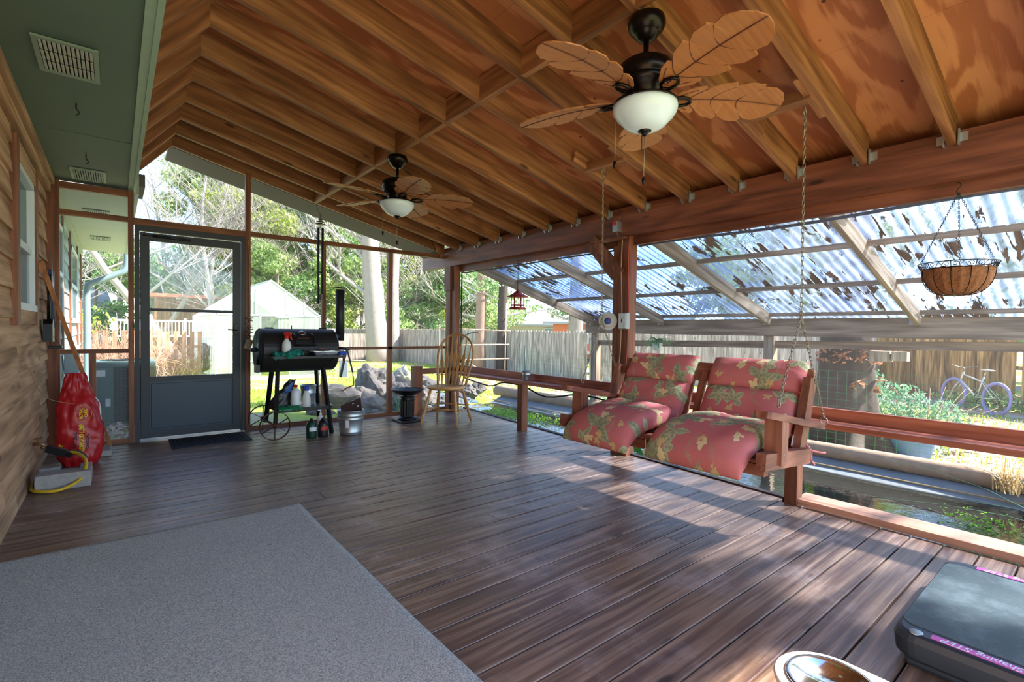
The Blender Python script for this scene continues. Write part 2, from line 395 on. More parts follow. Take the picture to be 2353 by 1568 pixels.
def water():
    t = NT('pond_water'); n = t.noise(t.coord('Object', (1, 1, 1)), 9, 3); g = t.n('ShaderNodeBsdfGlossy'); g.inputs[1].default_value = .03
    t.l(t.bump(n, .12, .02), g.inputs['Normal']); d = t.n('ShaderNodeBsdfDiffuse'); d.inputs[0].default_value = (.018, .02, .018, 1)
    fr = t.n('ShaderNodeFresnel'); fr.inputs[0].default_value = 1.45
    M['pond_water'] = t.fin(t.mixs(t.math('ADD', fr.outputs[0], .12, clamp=True), d.outputs[0], g.outputs[0]))
water()
def ground():
    t = NT('ground'); v = t.coord('Object'); n = t.noise(v, .35, 3); f = t.noise(v, 9, 5, .7)
    sx = t.n('ShaderNodeSeparateXYZ'); t.l(v, sx.inputs[0])
    grass = t.mixc(f, S((104, 136, 44)), S((188, 202, 96))); dirt = t.mixc(f, S((128, 104, 84)), S((214, 196, 180)))
    k = t.math('ADD', n, t.math('MULTIPLY', t.math('SUBTRACT', f, .5), .5))
    M['ground'] = t.fin(t.bsdf(t.mixc(t.ramp(k, [(.46, 0), (.56, 1)]), grass, dirt), .95, 0, t.bump(f, .6, .03), .1))
ground()
def floral():
    t = NT('floral_fabric'); uvn = t.n('ShaderNodeTexCoord'); base = uvn.outputs['UV']
    wv = t.noise(base, 260, 2); fad = t.noise(base, 2.2, 3); wob = t.noise(base, 22, 2)
    col = t.mixc(fad, S((184, 96, 98)), S((206, 126, 120)))
    def layer(col, sc_, seed, k, thr, ca, cb, L, W_, serr=0.0, vf=60.0, drop=.35):
        mp = t.n('ShaderNodeMapping'); mp.inputs['Scale'].default_value = (sc_, sc_, 1); mp.inputs['Location'].default_value = (seed, seed*1.7, 0); t.l(base, mp.inputs[0])
        vo = t.n('ShaderNodeTexVoronoi', voronoi_dimensions='2D'); t.l(mp.outputs[0], vo.inputs['Vector']); vo.inputs['Scale'].default_value = 1; vo.inputs['Randomness'].default_value = .9
        sb = t.n('ShaderNodeVectorMath', operation='SUBTRACT'); t.l(mp.outputs[0], sb.inputs[0]); t.l(vo.outputs['Position'], sb.inputs[1])
        sp = t.n('ShaderNodeSeparateXYZ'); t.l(sb.outputs[0], sp.inputs[0])
        cs = t.n('ShaderNodeSeparateColor'); t.l(vo.outputs['Color'], cs.inputs[0])
        ang = t.math('ADD', t.math('ARCTAN2', sp.outputs[1], sp.outputs[0]), t.math('MULTIPLY', cs.outputs[0], 6.28))
        ang = t.math('ADD', ang, t.math('MULTIPLY', t.math('SUBTRACT', wob, .5), .35))
        lobe = t.math('FLOOR', t.math('DIVIDE', t.math('ADD', ang, PI/k), 2*PI/k))
        a2 = t.math('SUBTRACT', ang, t.math('MULTIPLY', lobe, 2*PI/k))
        ds = vo.outputs['Distance']; x = t.math('MULTIPLY', ds, t.math('COSINE', a2)); y = t.math('ABSOLUTE', t.math('MULTIPLY', ds, t.math('SINE', a2)))
        Lv = t.math('MULTIPLY', L, t.math('ADD', .78, t.math('MULTIPLY', t.math('SINE', t.math('ADD', t.math('MULTIPLY', lobe, 2.3), t.math('MULTIPLY', cs.outputs[2], 20.0))), .22)))
        xr = t.math('DIVIDE', x, Lv, clamp=True); wd = t.math('MULTIPLY', W_, t.math('SINE', t.math('MULTIPLY', t.math('POWER', xr, .8), PI)))
        if serr: wd = t.math('MULTIPLY', wd, t.math('ADD', 1-serr, t.math('MULTIPLY', serr, t.math('SINE', t.math('MULTIPLY', t.math('SUBTRACT', x, y), vf*1.6)))))
        on = t.math('MULTIPLY', t.math('LESS_THAN', y, wd), t.math('GREATER_THAN', cs.outputs[1], thr))
        on = t.math('MULTIPLY', on, t.math('GREATER_THAN', t.math('SINE', t.math('ADD', t.math('MULTIPLY', lobe, 5.1), t.math('MULTIPLY', cs.outputs[0], 30.0))), -1+drop))
        vein = t.math('SINE', t.math('MULTIPLY', t.math('SUBTRACT', x, t.math('MULTIPLY', y, .8)), vf))
        rat = t.math('DIVIDE', y, t.math('ADD', wd, .001), clamp=True)
        sh = t.math('ADD', t.math('MULTIPLY', vein, .10), t.math('ADD', t.math('MULTIPLY', rat, .45), t.math('MULTIPLY', t.noise(mp.outputs[0], 3.5, 2), .5)), clamp=True)
        lc = t.mixc(sh, S(ca), S(cb)); lc = t.mixc(t.math('MULTIPLY', t.math('GREATER_THAN', rat, .86), .45), lc, S((96, 88, 66)))
        return t.mixc(on, col, lc)
    col = layer(col, 4.6, 5.9, 3, .25, (128, 120, 96), (192, 184, 146), .62, .05, .6, 90)
    col = layer(col, 3.6, 8.3, 6, .12, (100, 110, 84), (196, 192, 150), .60, .12)
    col = layer(col, 4.6, 2.7, 5, .28, (112, 118, 88), (214, 208, 164), .52, .12)
    col = layer(col, 9, 3.1, 7, .55, (190, 150, 100), (228, 206, 150), .34, .07, drop=.1)
    col = layer(col, 8, 1.4, 5, .60, (206, 176, 118), (238, 226, 184), .40, .12, drop=.1)
    M['floral_fabric'] = t.fin(t.bsdf(col, .85, 0, t.bump(wv, .2, .003), .2))
floral()
def fanblade():
    t = NT('fan_blade'); v = t.coord('Object', (2, 45, 2)); n = t.noise(v, 1.5, 4)
    M['fan_blade'] = t.fin(t.bsdf(t.mixc(n, S((134, 80, 42)), S((186, 126, 72))), .5, 0, None, .4))
fanblade()
def step_top():
    t = NT('step_top'); sx = t.n('ShaderNodeSeparateXYZ'); t.l(t.coord('Object'), sx.inputs[0])
    a = t.math('SINE', t.math('MULTIPLY', sx.outputs[0], 900)); b = t.math('SINE', t.math('MULTIPLY', sx.outputs[1], 900)); g = t.math('MULTIPLY', a, b)
    n = t.noise(t.coord('Object'), 6, 5, .7)
    c = t.mixc(t.ramp(n, [(.45, 0), (.75, 1)]), S((74, 88, 88)), S((118, 132, 130)))
    M['step_top'] = t.fin(t.bsdf(c, .6, 0, t.bump(g, .5, .002), .35))
step_top()
def siding_coil():
    t = NT('ac_coil'); sx = t.n('ShaderNodeSeparateXYZ'); t.l(t.coord('Object'), sx.inputs[0])
    a = t.math('SINE', t.math('MULTIPLY', sx.outputs[0], 420)); n = t.noise(t.coord('Object'), 30, 3)
    M['ac_coil'] = t.fin(t.bsdf(t.mixc(t.math('MULTIPLY', n, 1.0), S((40, 54, 58)), S((120, 128, 128))), .6, .3, t.bump(a, .4, .003)))
siding_coil()
# ---------------- deck floor ----------------
XL = -.50; YF = 6.21
def edge_x(y): return 3.60 if y < 1.40 else 3.585+.075*y
def floor_():
    m = MB(); y = -1.45; p = .1475; r = random.Random(3)
    while y < 6.35:
        x1 = edge_x(y)+r.uniform(-.006, .006)+(.02 if y < 1.4 else 0)
        # rounded board: 8-gon section swept along x
        a, b, e = y+.0035, y+p-.0035, .0035
        sec = [(a, -.035), (b, -.035), (b, -e), (b-e*.4, -e*.35), (b-e*1.3, 0), (a+e*1.3, 0), (a+e*.4, -e*.35), (a, -e)]
        cut = [XL-.02, x1]
        if r.random() < .28: cx = r.uniform(.4, 2.8); cut = [XL-.02, cx, x1]
        for q in range(len(cut)-1):
            u0, u1 = cut[q]+(.002 if q else 0), cut[q+1]-(.002 if q < len(cut)-2 else 0)
            pts = [(u0, s_, z) for s_, z in sec]+[(u1, s_, z) for s_, z in sec]
            m.add(pts, [tuple(range(8)), tuple(range(15, 7, -1))]+[(i, i+8, (i+1) % 8+8, (i+1) % 8) for i in range(8)], r.random())
        y += p
    o = m.build('floor', 'deck'); tag(o, None, None, None, 'structure')
    j = MB()
    for xx in [XL+.3+.6*i for i in range(7)]: j.box(xx, xx+.04, -1.4, 6.3, -.18, -.036)
    j.box(XL, 3.6, -1.4, 6.3, -.2, -.185, .1)
    j.build('joists', 'frame_y', o)
    k = MB(); pts = [(3.70+.02, 1.42), (3.76+.02, 1.42), (4.09, 6.2), (4.03, 6.2)]
    k.prism([(3.692, 1.42), (3.742, 1.42), (4.10, 6.2), (4.052, 6.2)], -.30, .012)
    k.build('edge_board', 'edge_dark', o)
    k = MB(); k.box(3.60, 3.64, -1.4, 1.42, -.30, -.04); k.build('rim_joist', 'edge_dark', o)
floor_()
# ---------------- ground and pond basin ----------------
def gz(x, y):
    t = min(1, max(0, (y-7)/10, (x-2)/7)); t = t*t*(3-2*t); return -.12-.43*t
def in_pond(x, y): return 3.7 < x < 6.2 and -1.5 < y < 8.2
def ground_():
    m = MB(); nx, ny = 150, 130
    def ax(i, n, a, b, c): # denser near the porch
        u = i/n; return a+(b-a)*u
    xs = [-40+i*2 for i in range(18)]+[-5+.35*i for i in range(60)]+[16+1.5*i for i in range(40)]
    ys = [-14+i*1.0 for i in range(12)]+[-2+.35*i for i in range(60)]+[19+1.2*i for i in range(60)]
    vs_ = []
    for y in ys:
        for x in xs:
            z = gz(x, y)+.05*noise.noise(V((x*.5, y*.5, 0)))
            if -1.2 < x < 4.3 and -3 < y < 6.5: z = -.42
            elif in_pond(x, y): z = -.75
            elif 6.2 <= x < 7: z = min(z, -.22)
            vs_.append((x, y, z))
    W_ = len(xs); fs = [(j*W_+i, j*W_+i+1, (j+1)*W_+i+1, (j+1)*W_+i) for j in range(len(ys)-1) for i in range(W_-1)]
    m.add(vs_, fs, .5, True); o = m.build('ground', 'ground'); tag(o, None, None, None, 'structure')
ground_()
pond = empty('pond', (4.9, 3, -.32), 0, 'long dark garden pond lined with grey sheet beside the deck', 'pond')
m = MB(); m.box(-1.4, 1.5, -5, 5.1, -.3, 0, .5); m.build('water', 'pond_water', pond)
m = MB()
def liner(u, v):
    y = -5+10.2*u; x = 1.05+.42*v; z = -.04+.17*v+.012*noise.noise(V((y*2.2, v*2, 1)))+.02*math.sin(v*3)*noise.noise(V((y*.9, 3, 0)))
    return (x, y, z)
m.grid(liner, 160, 8); m.build('liner_sheet', 'liner', pond)
m = MB(); m.tube([(1.21+.02*noise.noise(V((y*.8, 0, 2))), -5+y, .045) for y in [i*.25 for i in range(42)]], .008, 6); m.build('liner_seam', 'reed', pond)
def leaves_flat(name, mat, spots, size, label, cat, kind='stuff', tilt=.35, seed=1, asp=.5):
    m = MB(); r = random.Random(seed)
    for (x, y, z) in spots:
        a = r.uniform(0, 2*PI); s = size*r.uniform(.6, 1.3); R = Euler((r.gauss(0, tilt), r.gauss(0, tilt), a)).to_matrix(); c = V((x, y, z))
        m.add([c+R@V(q) for q in ((-s, 0, 0), (0, -s*asp, s*.12), (s, 0, 0), (0, s*asp, s*.12))], [(0, 1, 2, 3)], r.random())
    o = m.build(name, mat); tag(o, label, cat, None, kind); return o
r = random.Random(5)
leaves_flat('duckweed', 'leaf_bright', [(r.gauss(5.35, .22), r.gauss(6.6, .55), -.31+r.random()*.05) for _ in range(1500)], .022, 'bright green floating plants on the far end of the pond', 'pond plants', seed=2)
leaves_flat('water_weed', 'leaf_bright', [(r.gauss(5.35, .12), r.gauss(.62, .2), -.315+r.random()*.05) for _ in range(190)], .017, 'clump of lime water weed on the pond near the deck', 'pond plants', seed=3)
sp = []
for _ in range(5200):
    x = r.uniform(6.7, 16); y = r.uniform(-1, 14)
    sp.append((x, y, gz(x, y)+.03))
leaves_flat('leaf_litter', 'litter', sp, .055, 'dry pinkish leaf litter over the yard beyond the pond', 'leaf litter', seed=4)
sp = []
for _ in range(900):
    x = r.uniform(-.3, 1.1); y = r.uniform(6.35, 7.9); sp.append((x, y, -.09+r.random()*.05))
leaves_flat('leaf_litter', 'litter', sp, .05, 'dry leaves heaped on the ground just outside the screen door', 'leaf litter', seed=5)
def grass_patch(name, mat, box, n, h, label, seed, lean=.3, wd=.006):
    m = MB(); rr = random.Random(seed)
    for _ in range(n):
        x = rr.uniform(box[0], box[1]); y = rr.uniform(box[2], box[3]); z = gz(x, y) if len(box) < 5 else box[4]
        hh = h*rr.uniform(.5, 1.2); a = rr.uniform(0, 2*PI); l = rr.gauss(0, lean)*hh; b = rr.uniform(0, 2*PI)
        dx, dy = wd*math.cos(a), wd*math.sin(a); tx, ty = l*math.cos(b), l*math.sin(b)
        m.add([(x-dx, y-dy, z-.03), (x+dx, y+dy, z-.03), (x+tx*.4+dx*.7, y+ty*.4+dy*.7, z+hh*.6), (x+tx, y+ty, z+hh), (x+tx*.4-dx*.7, y+ty*.4-dy*.7, z+hh*.6)], [(0, 1, 2, 4), (4, 2, 3)], rr.random())
    o = m.build(name, mat); tag(o, label, 'grass', None, 'stuff'); return o
grass_patch('lawn_grass', 'grass', (-.3, 6.5, 8.9, 17), 12000, .055, 'short sunny lawn grass between the screen door and greenhouse', 11, .5, .008)
grass_patch('lawn_grass', 'grass', (5.5, 12, 10, 24), 8000, .09, 'sunlit lawn strip along the back grey fence', 12, .5, .012)
grass_patch('lawn_grass', 'grass', (8.5, 15, -1, 6), 6500, .09, 'patchy lawn grass around the leaning bicycle', 13, .5, .009)

# ---------------- left house wall ----------------
wl = empty('wall_left'); wl['kind'] = 'structure'
def lap(mb, x, y0, y1, z0, z1, thick=.022, side=1):
    # lapped boards: bottom edge proud of the wall
    mb.add([(x, y0, z0), (x, y1, z0), (x+side*thick, y1, z0), (x+side*thick, y0, z0), (x, y0, z1), (x, y1, z1), (x+side*.004, y1, z1), (x+side*.004, y0, z1)],
           [(0, 3, 2, 1), (3, 7, 6, 2), (0, 4, 7, 3), (1, 2, 6, 5), (4, 5, 6, 7)])
m = MB(); z = -.02; yy0 = -1.5
while z < 2.5:
    z1 = min(z+.182, 2.5)
    segs = [(yy0, 4.22), (5.30, 6.2)] if z > 1.18-.09 and z < 2.3 else [(yy0, 6.2)]
    for a, b in segs:
        c = a
        while c < b-.01:
            d = min(b, c+r.uniform(1.6, 2.6)); lap(m, XL, c, d-.002, z, z1+.006, .024); c = d
    z += .175
m.build('siding', 'siding', wl)
m = MB(); m.box(XL-.12, XL, -1.5, 4.36, -.1, 2.5, .5); m.box(XL-.12, XL, 5.17, 6.2, -.1, 2.5, .5); m.box(XL-.12, XL, 4.36, 5.17, -.1, 1.25, .5); m.box(XL-.12, XL, 4.36, 5.17, 2.2, 2.5, .5); m.build('wall_core', 'frame_y', wl)
m = MB(); m.box(XL, XL+.04, 4.22, 4.34, 1.16, 2.32); m.box(XL, XL+.04, 5.18, 5.29, 1.16, 2.32); m.build('window_trim', 'frame_z', wl)
m = MB(); m.box(XL, XL+.035, 4.34, 5.18, 2.20, 2.32); m.box(XL, XL+.03, 4.34, 5.2, 1.17, 1.27); m.build('window_board', 'siding', wl)
m = MB(); m.box(XL, XL+.05, -1.5, 6.1, 2.36, 2.48); m.box(XL, XL+.075, -1.5, 6.1, 2.43, 2.498); m.build('frieze_board', 'siding', wl)
wn = empty('window_1'); wn['kind'] = 'structure'
m = MB(); a, b, c, d = 4.34, 5.18, 1.26, 2.20
m.box(XL-.03, XL+.03, a, a+.04, c, d); m.box(XL-.03, XL+.03, b-.04, b, c, d); m.box(XL-.03, XL+.03, a, b, d-.04, d); m.box(XL-.03, XL+.04, a, b, c, c+.045)
m.box(XL-.02, XL+.015, a+.04, b-.04, 1.68, 1.73); m.build('window_frame', 'window_white', wn)
m = MB(); m.box(XL-.02, XL-.012, a+.04, b-.04, 1.73, d-.04, .5); m.box(XL-.02, XL-.012, a+.04, b-.04, c+.045, 1.68, .5); m.build('window_pane', 'window_glass', wn)
m = MB(); m.box(XL-.002, XL+.002, a+.04, b-.05, c+.05, 1.68, .5); m.build('insect_screen', 'screen', wn)
# exterior of the same wall beyond the screen
we = empty('wall_exterior'); we['kind'] = 'structure'
m = MB(); z = .62
while z < 2.42:
    for a, b in ((6.28, 11.7),): lap(m, XL, a, b, z, z+.2, .02)
    z += .19
m.build('siding', 'siding_pale', we)
m = MB(); m.box(XL-.1, XL+.01, 6.24, 11.7, -.6, .82, .5); m.box(XL-.12, XL-.02, 6.24, 11.7, -.6, 2.5, .5); m.box(XL-4, XL-.1, 11.6, 11.7, -.6, 2.5, .5); m.build('wall_core', 'siding_pale', we)
m = MB()
for y in (6.55, 7.72, 8.95, 10.6, 11.62): m.box(XL, XL+.035, y, y+.1, .84, 2.42)
m.build('dark_trim', 'frame_z', we)
for k, (a, b) in enumerate(((6.7, 7.68), (9.1, 10.55))):
    wx = empty('window_%d' % (k+2)); wx['kind'] = 'structure'; c, d = 1.22, 2.26
    m = MB(); m.box(XL-.01, XL+.04, a, a+.05, c, d); m.box(XL-.01, XL+.04, b-.05, b, c, d); m.box(XL-.01, XL+.04, a, b, d-.05, d); m.box(XL-.01, XL+.05, a, b, c-.03, c+.03); m.box(XL-.01, XL+.035, a, b, 1.70, 1.75)
    m.build('window_frame', 'window_white', wx)
    m = MB(); m.box(XL+.004, XL+.026, a+.05, b-.05, c, d, .5); m.build('window_pane', 'window_glass', wx)
# ---------------- ceiling: soffit + timber roof ----------------
ce = empty('ceiling'); ce['kind'] = 'structure'
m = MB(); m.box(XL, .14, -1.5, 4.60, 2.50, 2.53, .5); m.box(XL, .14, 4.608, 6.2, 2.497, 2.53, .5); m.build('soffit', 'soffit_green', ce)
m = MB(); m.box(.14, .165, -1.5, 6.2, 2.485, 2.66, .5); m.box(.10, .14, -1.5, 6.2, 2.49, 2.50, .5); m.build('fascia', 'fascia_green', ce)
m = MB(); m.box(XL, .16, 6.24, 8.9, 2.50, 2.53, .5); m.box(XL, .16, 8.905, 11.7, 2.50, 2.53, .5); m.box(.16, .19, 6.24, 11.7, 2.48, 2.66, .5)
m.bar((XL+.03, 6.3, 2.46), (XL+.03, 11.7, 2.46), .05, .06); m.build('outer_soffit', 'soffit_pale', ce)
RY = [.652-.42*3, .652-.42*2, .652-.42, .652, 1.072, 1.485, 1.894, 2.313, 2.74, 3.167, 3.582, 4.001, 4.447, 4.899, 5.351, 5.791, 6.21]
RX, RZ, SL = .46, 3.02, .237
def rz_(x): return RZ-SL*(x-RX)
D = .175; TH = .041
for y in RY:
    m = MB(); xe = 3.70
    m.add([(RX, y-TH/2, RZ), (xe, y-TH/2, rz_(xe)), (xe, y-TH/2, rz_(xe)+D), (RX, y-TH/2, RZ+D+.03), (RX, y+TH/2, RZ), (xe, y+TH/2, rz_(xe)), (xe, y+TH/2, rz_(xe)+D), (RX, y+TH/2, RZ+D+.03)],
          [(0, 1, 2, 3), (7, 6, 5, 4), (0, 4, 5, 1), (1, 5, 6, 2), (2, 6, 7, 3), (3, 7, 4, 0)])
    m.build('rafter', 'rafter_x', ce)
    m = MB(); xl, sl2 = .10, 1.16
    m.add([(RX, y-TH/2, RZ), (xl, y-TH/2, RZ-sl2*(RX-xl)), (xl-.09, y-TH/2, RZ-sl2*(RX-xl)+.12), (RX, y-TH/2, RZ+.22), (RX, y+TH/2, RZ), (xl, y+TH/2, RZ-sl2*(RX-xl)), (xl-.09, y+TH/2, RZ-sl2*(RX-xl)+.12), (RX, y+TH/2, RZ+.22)],
          [(3, 2, 1, 0), (4, 5, 6, 7), (1, 5, 4, 0), (2, 6, 5, 1), (3, 7, 6, 2), (0, 4, 7, 3)])
    m.build('short_rafter', 'rafter_l', ce)
    if y < 6 :
        for s in (-1, 1):
            m = MB(); yy = y+s*(TH/2+.012)
            m.box(3.67, 3.698, yy-.004, yy+.004, 2.24, 2.33); m.box(3.694, 3.6985, yy, yy+s*.036, 2.262, 2.312)
            m.build('hanger', 'galvanised', ce)
m = MB()
for a, b in ((-.75, 1.14), (1.142, 3.58), (3.582, 6.02), (6.022, 6.32)):
    for x0, x1 in ((RX, 1.66), (1.662, 2.88), (2.882, 3.95)):
        m.add([(x0, a, rz_(x0)+D), (x1, a, rz_(x1)+D), (x1, b, rz_(x1)+D), (x0, b, rz_(x0)+D), (x0, a, rz_(x0)+D+.02), (x1, a, rz_(x1)+D+.02), (x1, b, rz_(x1)+D+.02), (x0, b, rz_(x0)+D+.02)],
              [(0, 3, 2, 1), (4, 5, 6, 7), (0, 1, 5, 4), (2, 3, 7, 6), (0, 4, 7, 3), (1, 2, 6, 5)])
m.build('sheathing', 'plywood', ce)
m = MB(); m.add([(RX+.001, -.75, RZ+.20), (-.15, -.75, RZ+.20-.61*1.05), (-.15, 6.32, RZ+.20-.61*1.05), (RX+.001, 6.32, RZ+.20), (RX+.001, -.75, RZ+.23), (-.15, -.75, RZ+.23-.61*1.05), (-.15, 6.32, RZ+.23-.61*1.05), (RX+.001, 6.32, RZ+.23)],
                 [(0, 1, 2, 3), (7, 6, 5, 4), (0, 4, 5, 1), (2, 6, 7, 3), (1, 5, 6, 2), (0, 3, 7, 4)]); m.build('left_sheathing', 'plywood', ce)
m = MB(); m.box(RX-.02, RX+.02, -.75, 6.3, RZ+.13, RZ+.2); m.build('ridge_board', 'rafter_y', ce)
for i in range(len(RY)-1):
    y0, y1 = RY[i]+TH/2, RY[i+1]-TH/2; x = 1.90; z = rz_(x)
    m = MB(); m.box(x-.02, x+.02, y0, y1, z+.0, z+D-.01); m.build('blocking', 'rafter_y', ce)
for y0, y1 in ((1.072+TH/2, 1.485-TH/2), (2.313+TH/2, 2.74-TH/2)):
    m = MB(); x = 2.93; z = rz_(x); m.box(x-.045, x+.045, y0, y1, z-.004, z+.05); m.build('swing_block', 'rafter_y', ce)
    for yy in (y0+.016, y1-.016):
        m = MB(); m.bar((2.75, yy, rz_(2.75)+.04), (3.12, yy, rz_(3.12)+.04), .03, .08); m.build('block_cleat', 'rafter_x', ce)
m = MB(); m.box(3.86, 3.885, -.75, 6.78, 2.20, rz_(3.87)+D-.002); m.build('eave_closure', 'frame_y', ce)  # added closure, keeps daylight from showing above the beam
# grey overhang beyond the screen
m = MB()
m.add([(RX-.02, 6.24, RZ-.0), (3.85, 6.24, rz_(3.85)), (3.85, 6.78, rz_(3.85)), (RX-.02, 6.78, RZ), (RX-.02, 6.24, RZ+.03), (3.85, 6.24, rz_(3.85)+.03), (3.85, 6.78, rz_(3.85)+.03), (RX-.02, 6.78, RZ+.03)],
      [(0, 3, 2, 1), (4, 5, 6, 7), (0, 1, 5, 4), (2, 3, 7, 6), (0, 4, 7, 3), (1, 2, 6, 5)]); m.build('overhang_soffit', 'overhang_grey', ce)
# ---------------- back screen wall ----------------
wb = empty('wall_back'); wb['kind'] = 'structure'; Y0, Y1 = 6.18, 6.23
def bx(nm, mat, *a): MB().box(*a).build(nm, mat, wb)
bx('corner_post', 'frame_z', XL+.001, XL+.10, Y0-.02, Y1, 0, 2.5)
bx('post', 'frame_z', .10, .145, Y0-.01, Y1, 0, 2.66)
bx('post', 'frame_z', 1.135, 1.185, Y0-.01, Y1, 0, 2.88)
bx('post', 'frame_z', 1.975, 2.02, Y0, Y1, .04, 2.19)
bx('post', 'frame_z', 2.84, 2.90, Y0, Y1, .04, 2.19)
bx('rail', 'frame_x', XL+.10, .10, Y0, Y1, 2.185, 2.235); bx('rail', 'frame_x', .145, 1.135, Y0, Y1, 2.17, 2.235)
bx('rail', 'frame_x', 1.185, 3.72, Y0, Y1, 2.185, 2.235)
bx('rail', 'frame_x', XL+.10, .10, Y0, Y1, 2.43, 2.49)
bx('rail', 'frame_x', XL+.10, .10, Y0, Y1, .895, .935); bx('rail', 'frame_x', 1.185, 3.72, Y0, Y1, .895, .93)
bx('sill', 'frame_x', XL+.10, .10, Y0, Y1, 0, .045); bx('sill', 'frame_x', 1.185, 3.78, Y0, Y1, 0, .045)
bx('short_stud', 'frame_z', -.20, -.145, Y0, Y1, .045, .895)
m = MB(); m.bar((3.64, 6.15, 2.20), (3.50, 6.17, 2.42), .035, .05); m.build('corner_brace', 'rafter_y', wb)
for x0, x1, z0, z1 in ((XL+.1, .1, .05, .895), (XL+.1, .1, .935, 2.185), (XL+.1, .1, 2.235, 2.43), (1.185, 1.975, .05, .895), (1.185, 1.975, .93, 2.185), (2.02, 2.84, .05, .895), (2.02, 2.84, .93, 2.185), (2.9, 3.72, .05, .895), (2.9, 3.72, .93, 2.185)):
    m = MB(); m.add([(x0, 6.205, z0), (x1, 6.205, z0), (x1, 6.205, z1), (x0, 6.205, z1)], [(0, 1, 2, 3)]); m.build('insect_screen', 'screen', wb)
m = MB(); m.add([(.145, 6.205, 2.235), (3.5, 6.205, 2.235), (3.5, 6.205, rz_(3.5)), (RX, 6.205, RZ), (.145, 6.205, 2.66)], [(0, 1, 2, 3, 4)]); m.build('gable_screen', 'screen', wb)
# screen door
dr = empty('door_1'); dr['kind'] = 'structure'; a, b = .15, 1.13
m = MB(); m.box(a, a+.04, 6.16, 6.22, .01, 2.11); m.box(b-.04, b, 6.16, 6.22, .01, 2.11); m.box(a, b, 6.16, 6.22, 2.11, 2.165); m.build('door_jamb', 'door_frame', dr)
m = MB(); c, d = a+.045, b-.045
m.box(c, c+.075, 6.17, 6.20, .03, 2.10, b=.004); m.box(d-.075, d, 6.17, 6.20, .03, 2.10, b=.004); m.box(c+.074, d-.074, 6.171, 6.199, 2.02, 2.10); m.box(c+.074, d-.074, 6.171, 6.199, .60, .65); m.box(c+.074, d-.074, 6.171, 6.199, .03, .10); m.box(c+.07, d-.07, 6.175, 6.195, 1.315, 1.345)
m.build('door_leaf', 'door_frame', dr)
m = MB(); m.box(c+.076, d-.076, 6.178, 6.192, .10, .60, .5); m.box(c+.085, d-.085, 6.172, 6.18, .12, .58, .5, b=.004); m.build('kick_panel', 'door_panel', dr)
m = MB(); m.box(c+.07, d-.07, 6.183, 6.187, 1.345, 2.03, .5); m.box(c+.07, d-.07, 6.183, 6.187, .64, 1.32, .5); m.build('glass', 'clear_glass', dr)
m = MB(); m.tube([(c+.1, 6.15, 2.07), (c+.42, 6.15, 2.06)], .012, 8); m.tube([(c+.1, 6.15, 2.07), (c+.02, 6.16, 2.07)], .005, 6); m.build('door_closer', 'door_frame', dr)
m = MB(); m.box(d-.065, d-.03, 6.145, 6.17, 1.08, 1.2, b=.004); m.tube([(d-.045, 6.16, 1.13), (d-.045, 6.12, 1.13), (d-.13, 6.115, 1.135)], .008, 8); m.build('door_handle', 'bronze', dr)
# ---------------- right side: beam, posts, shelf, screens ----------------
wr = empty('wall_right'); wr['kind'] = 'structure'
m = MB(); m.box(3.70, 3.79, -1.4, 3.0, 2.065, 2.325); m.box(3.70, 3.79, 3.002, 6.85, 2.065, 2.325); m.build('beam', 'frame_y', wr)
m = MB(); m.box(3.795, 3.84, -1.4, 6.2, 1.985, 2.34); m.build('ledger', 'frame_y', wr)
m = MB(); m.box(3.735, 3.85, 2.925, 3.06, .001, 2.065); m.build('post', 'frame_z', wr)
m = MB(); m.box(3.74, 3.82, 3.062, 3.115, .001, 1.99); m.build('post', 'frame_z', wr)
m = MB(); m.box(3.72, 3.80, 5.92, 6.02, 0, 2.065); m.box(3.70, 3.83, 6.03, 6.14, 0, 2.065); m.build('post', 'frame_z', wr)
m = MB(); m.box(3.68, 3.72, 6.0, 6.15, 1.72, 2.065); m.build('post_cap', 'frame_z', wr)
m = MB(); m.bar((3.76, 3.10, 1.70), (3.76, 3.46, 2.08), .05, .09); m.build('knee_brace', 'frame_z', wr)
m = MB(); m.bar((3.69, 2.98, 1.72), (3.69, 3.34, 2.09), .035, .08); m.box(3.66, 3.72, 2.93, 3.36, 2.03, 2.055); m.build('knee_brace', 'frame_z', wr)
for ya, yb in ((-1.4, 2.9), (3.11, 5.92)):
    for za, zb in ((.66, 1.99), (0.02, .55)):
        m = MB(); xa = 3.83
        if yb < 3 and za < .5: continue
        m.add([(xa, ya, za), (xa, yb, za), (xa, yb, zb), (xa, ya, zb)], [(0, 1, 2, 3)]); m.build('insect_screen', 'screen', wr)
shelf = empty('rail_shelf', (0, 0, 0), 0, 'long reddish wooden rail shelf running along the open pond side of the deck', 'shelf')
for a, b in ((-1.4, 2.88), (2.96, 6.02)):
    m = MB(); m.bar((3.70, a, .572), (3.70+(.0 if b < 3 else .0), b, .572), .2, .036); m.build('shelf_board', 'shelf_y', shelf)
    m = MB(); m.box(3.80, 3.838, a, b, .575, .665); m.build('back_rail', 'shelf_y', shelf)
for x, y in ((3.70, 4.40), (3.645, 1.42), (3.66, -.9)):
    m = MB(); m.box(x-.045, x+.045, y-.04, y+.04, 0 if y > 1.5 else -.25, .553); m.build('shelf_post', 'frame_z', shelf)
m = MB(); m.box(3.13, 3.25, 5.98, 6.09, .001, .665); m.build('shelf_post', 'frame_z', shelf)
m = MB(); m.box(3.252, 3.72, 6.0, 6.05, .555, .63); m.build('end_rail', 'frame_x', shelf)
lg = MB().box(3.625, 3.825, -1.3, 1.405, .001, .046, b=.004).build('ledge_plank', 'ledge_y'); tag(lg, 'pale wide wooden plank lying along the deck edge by the pond', 'plank')
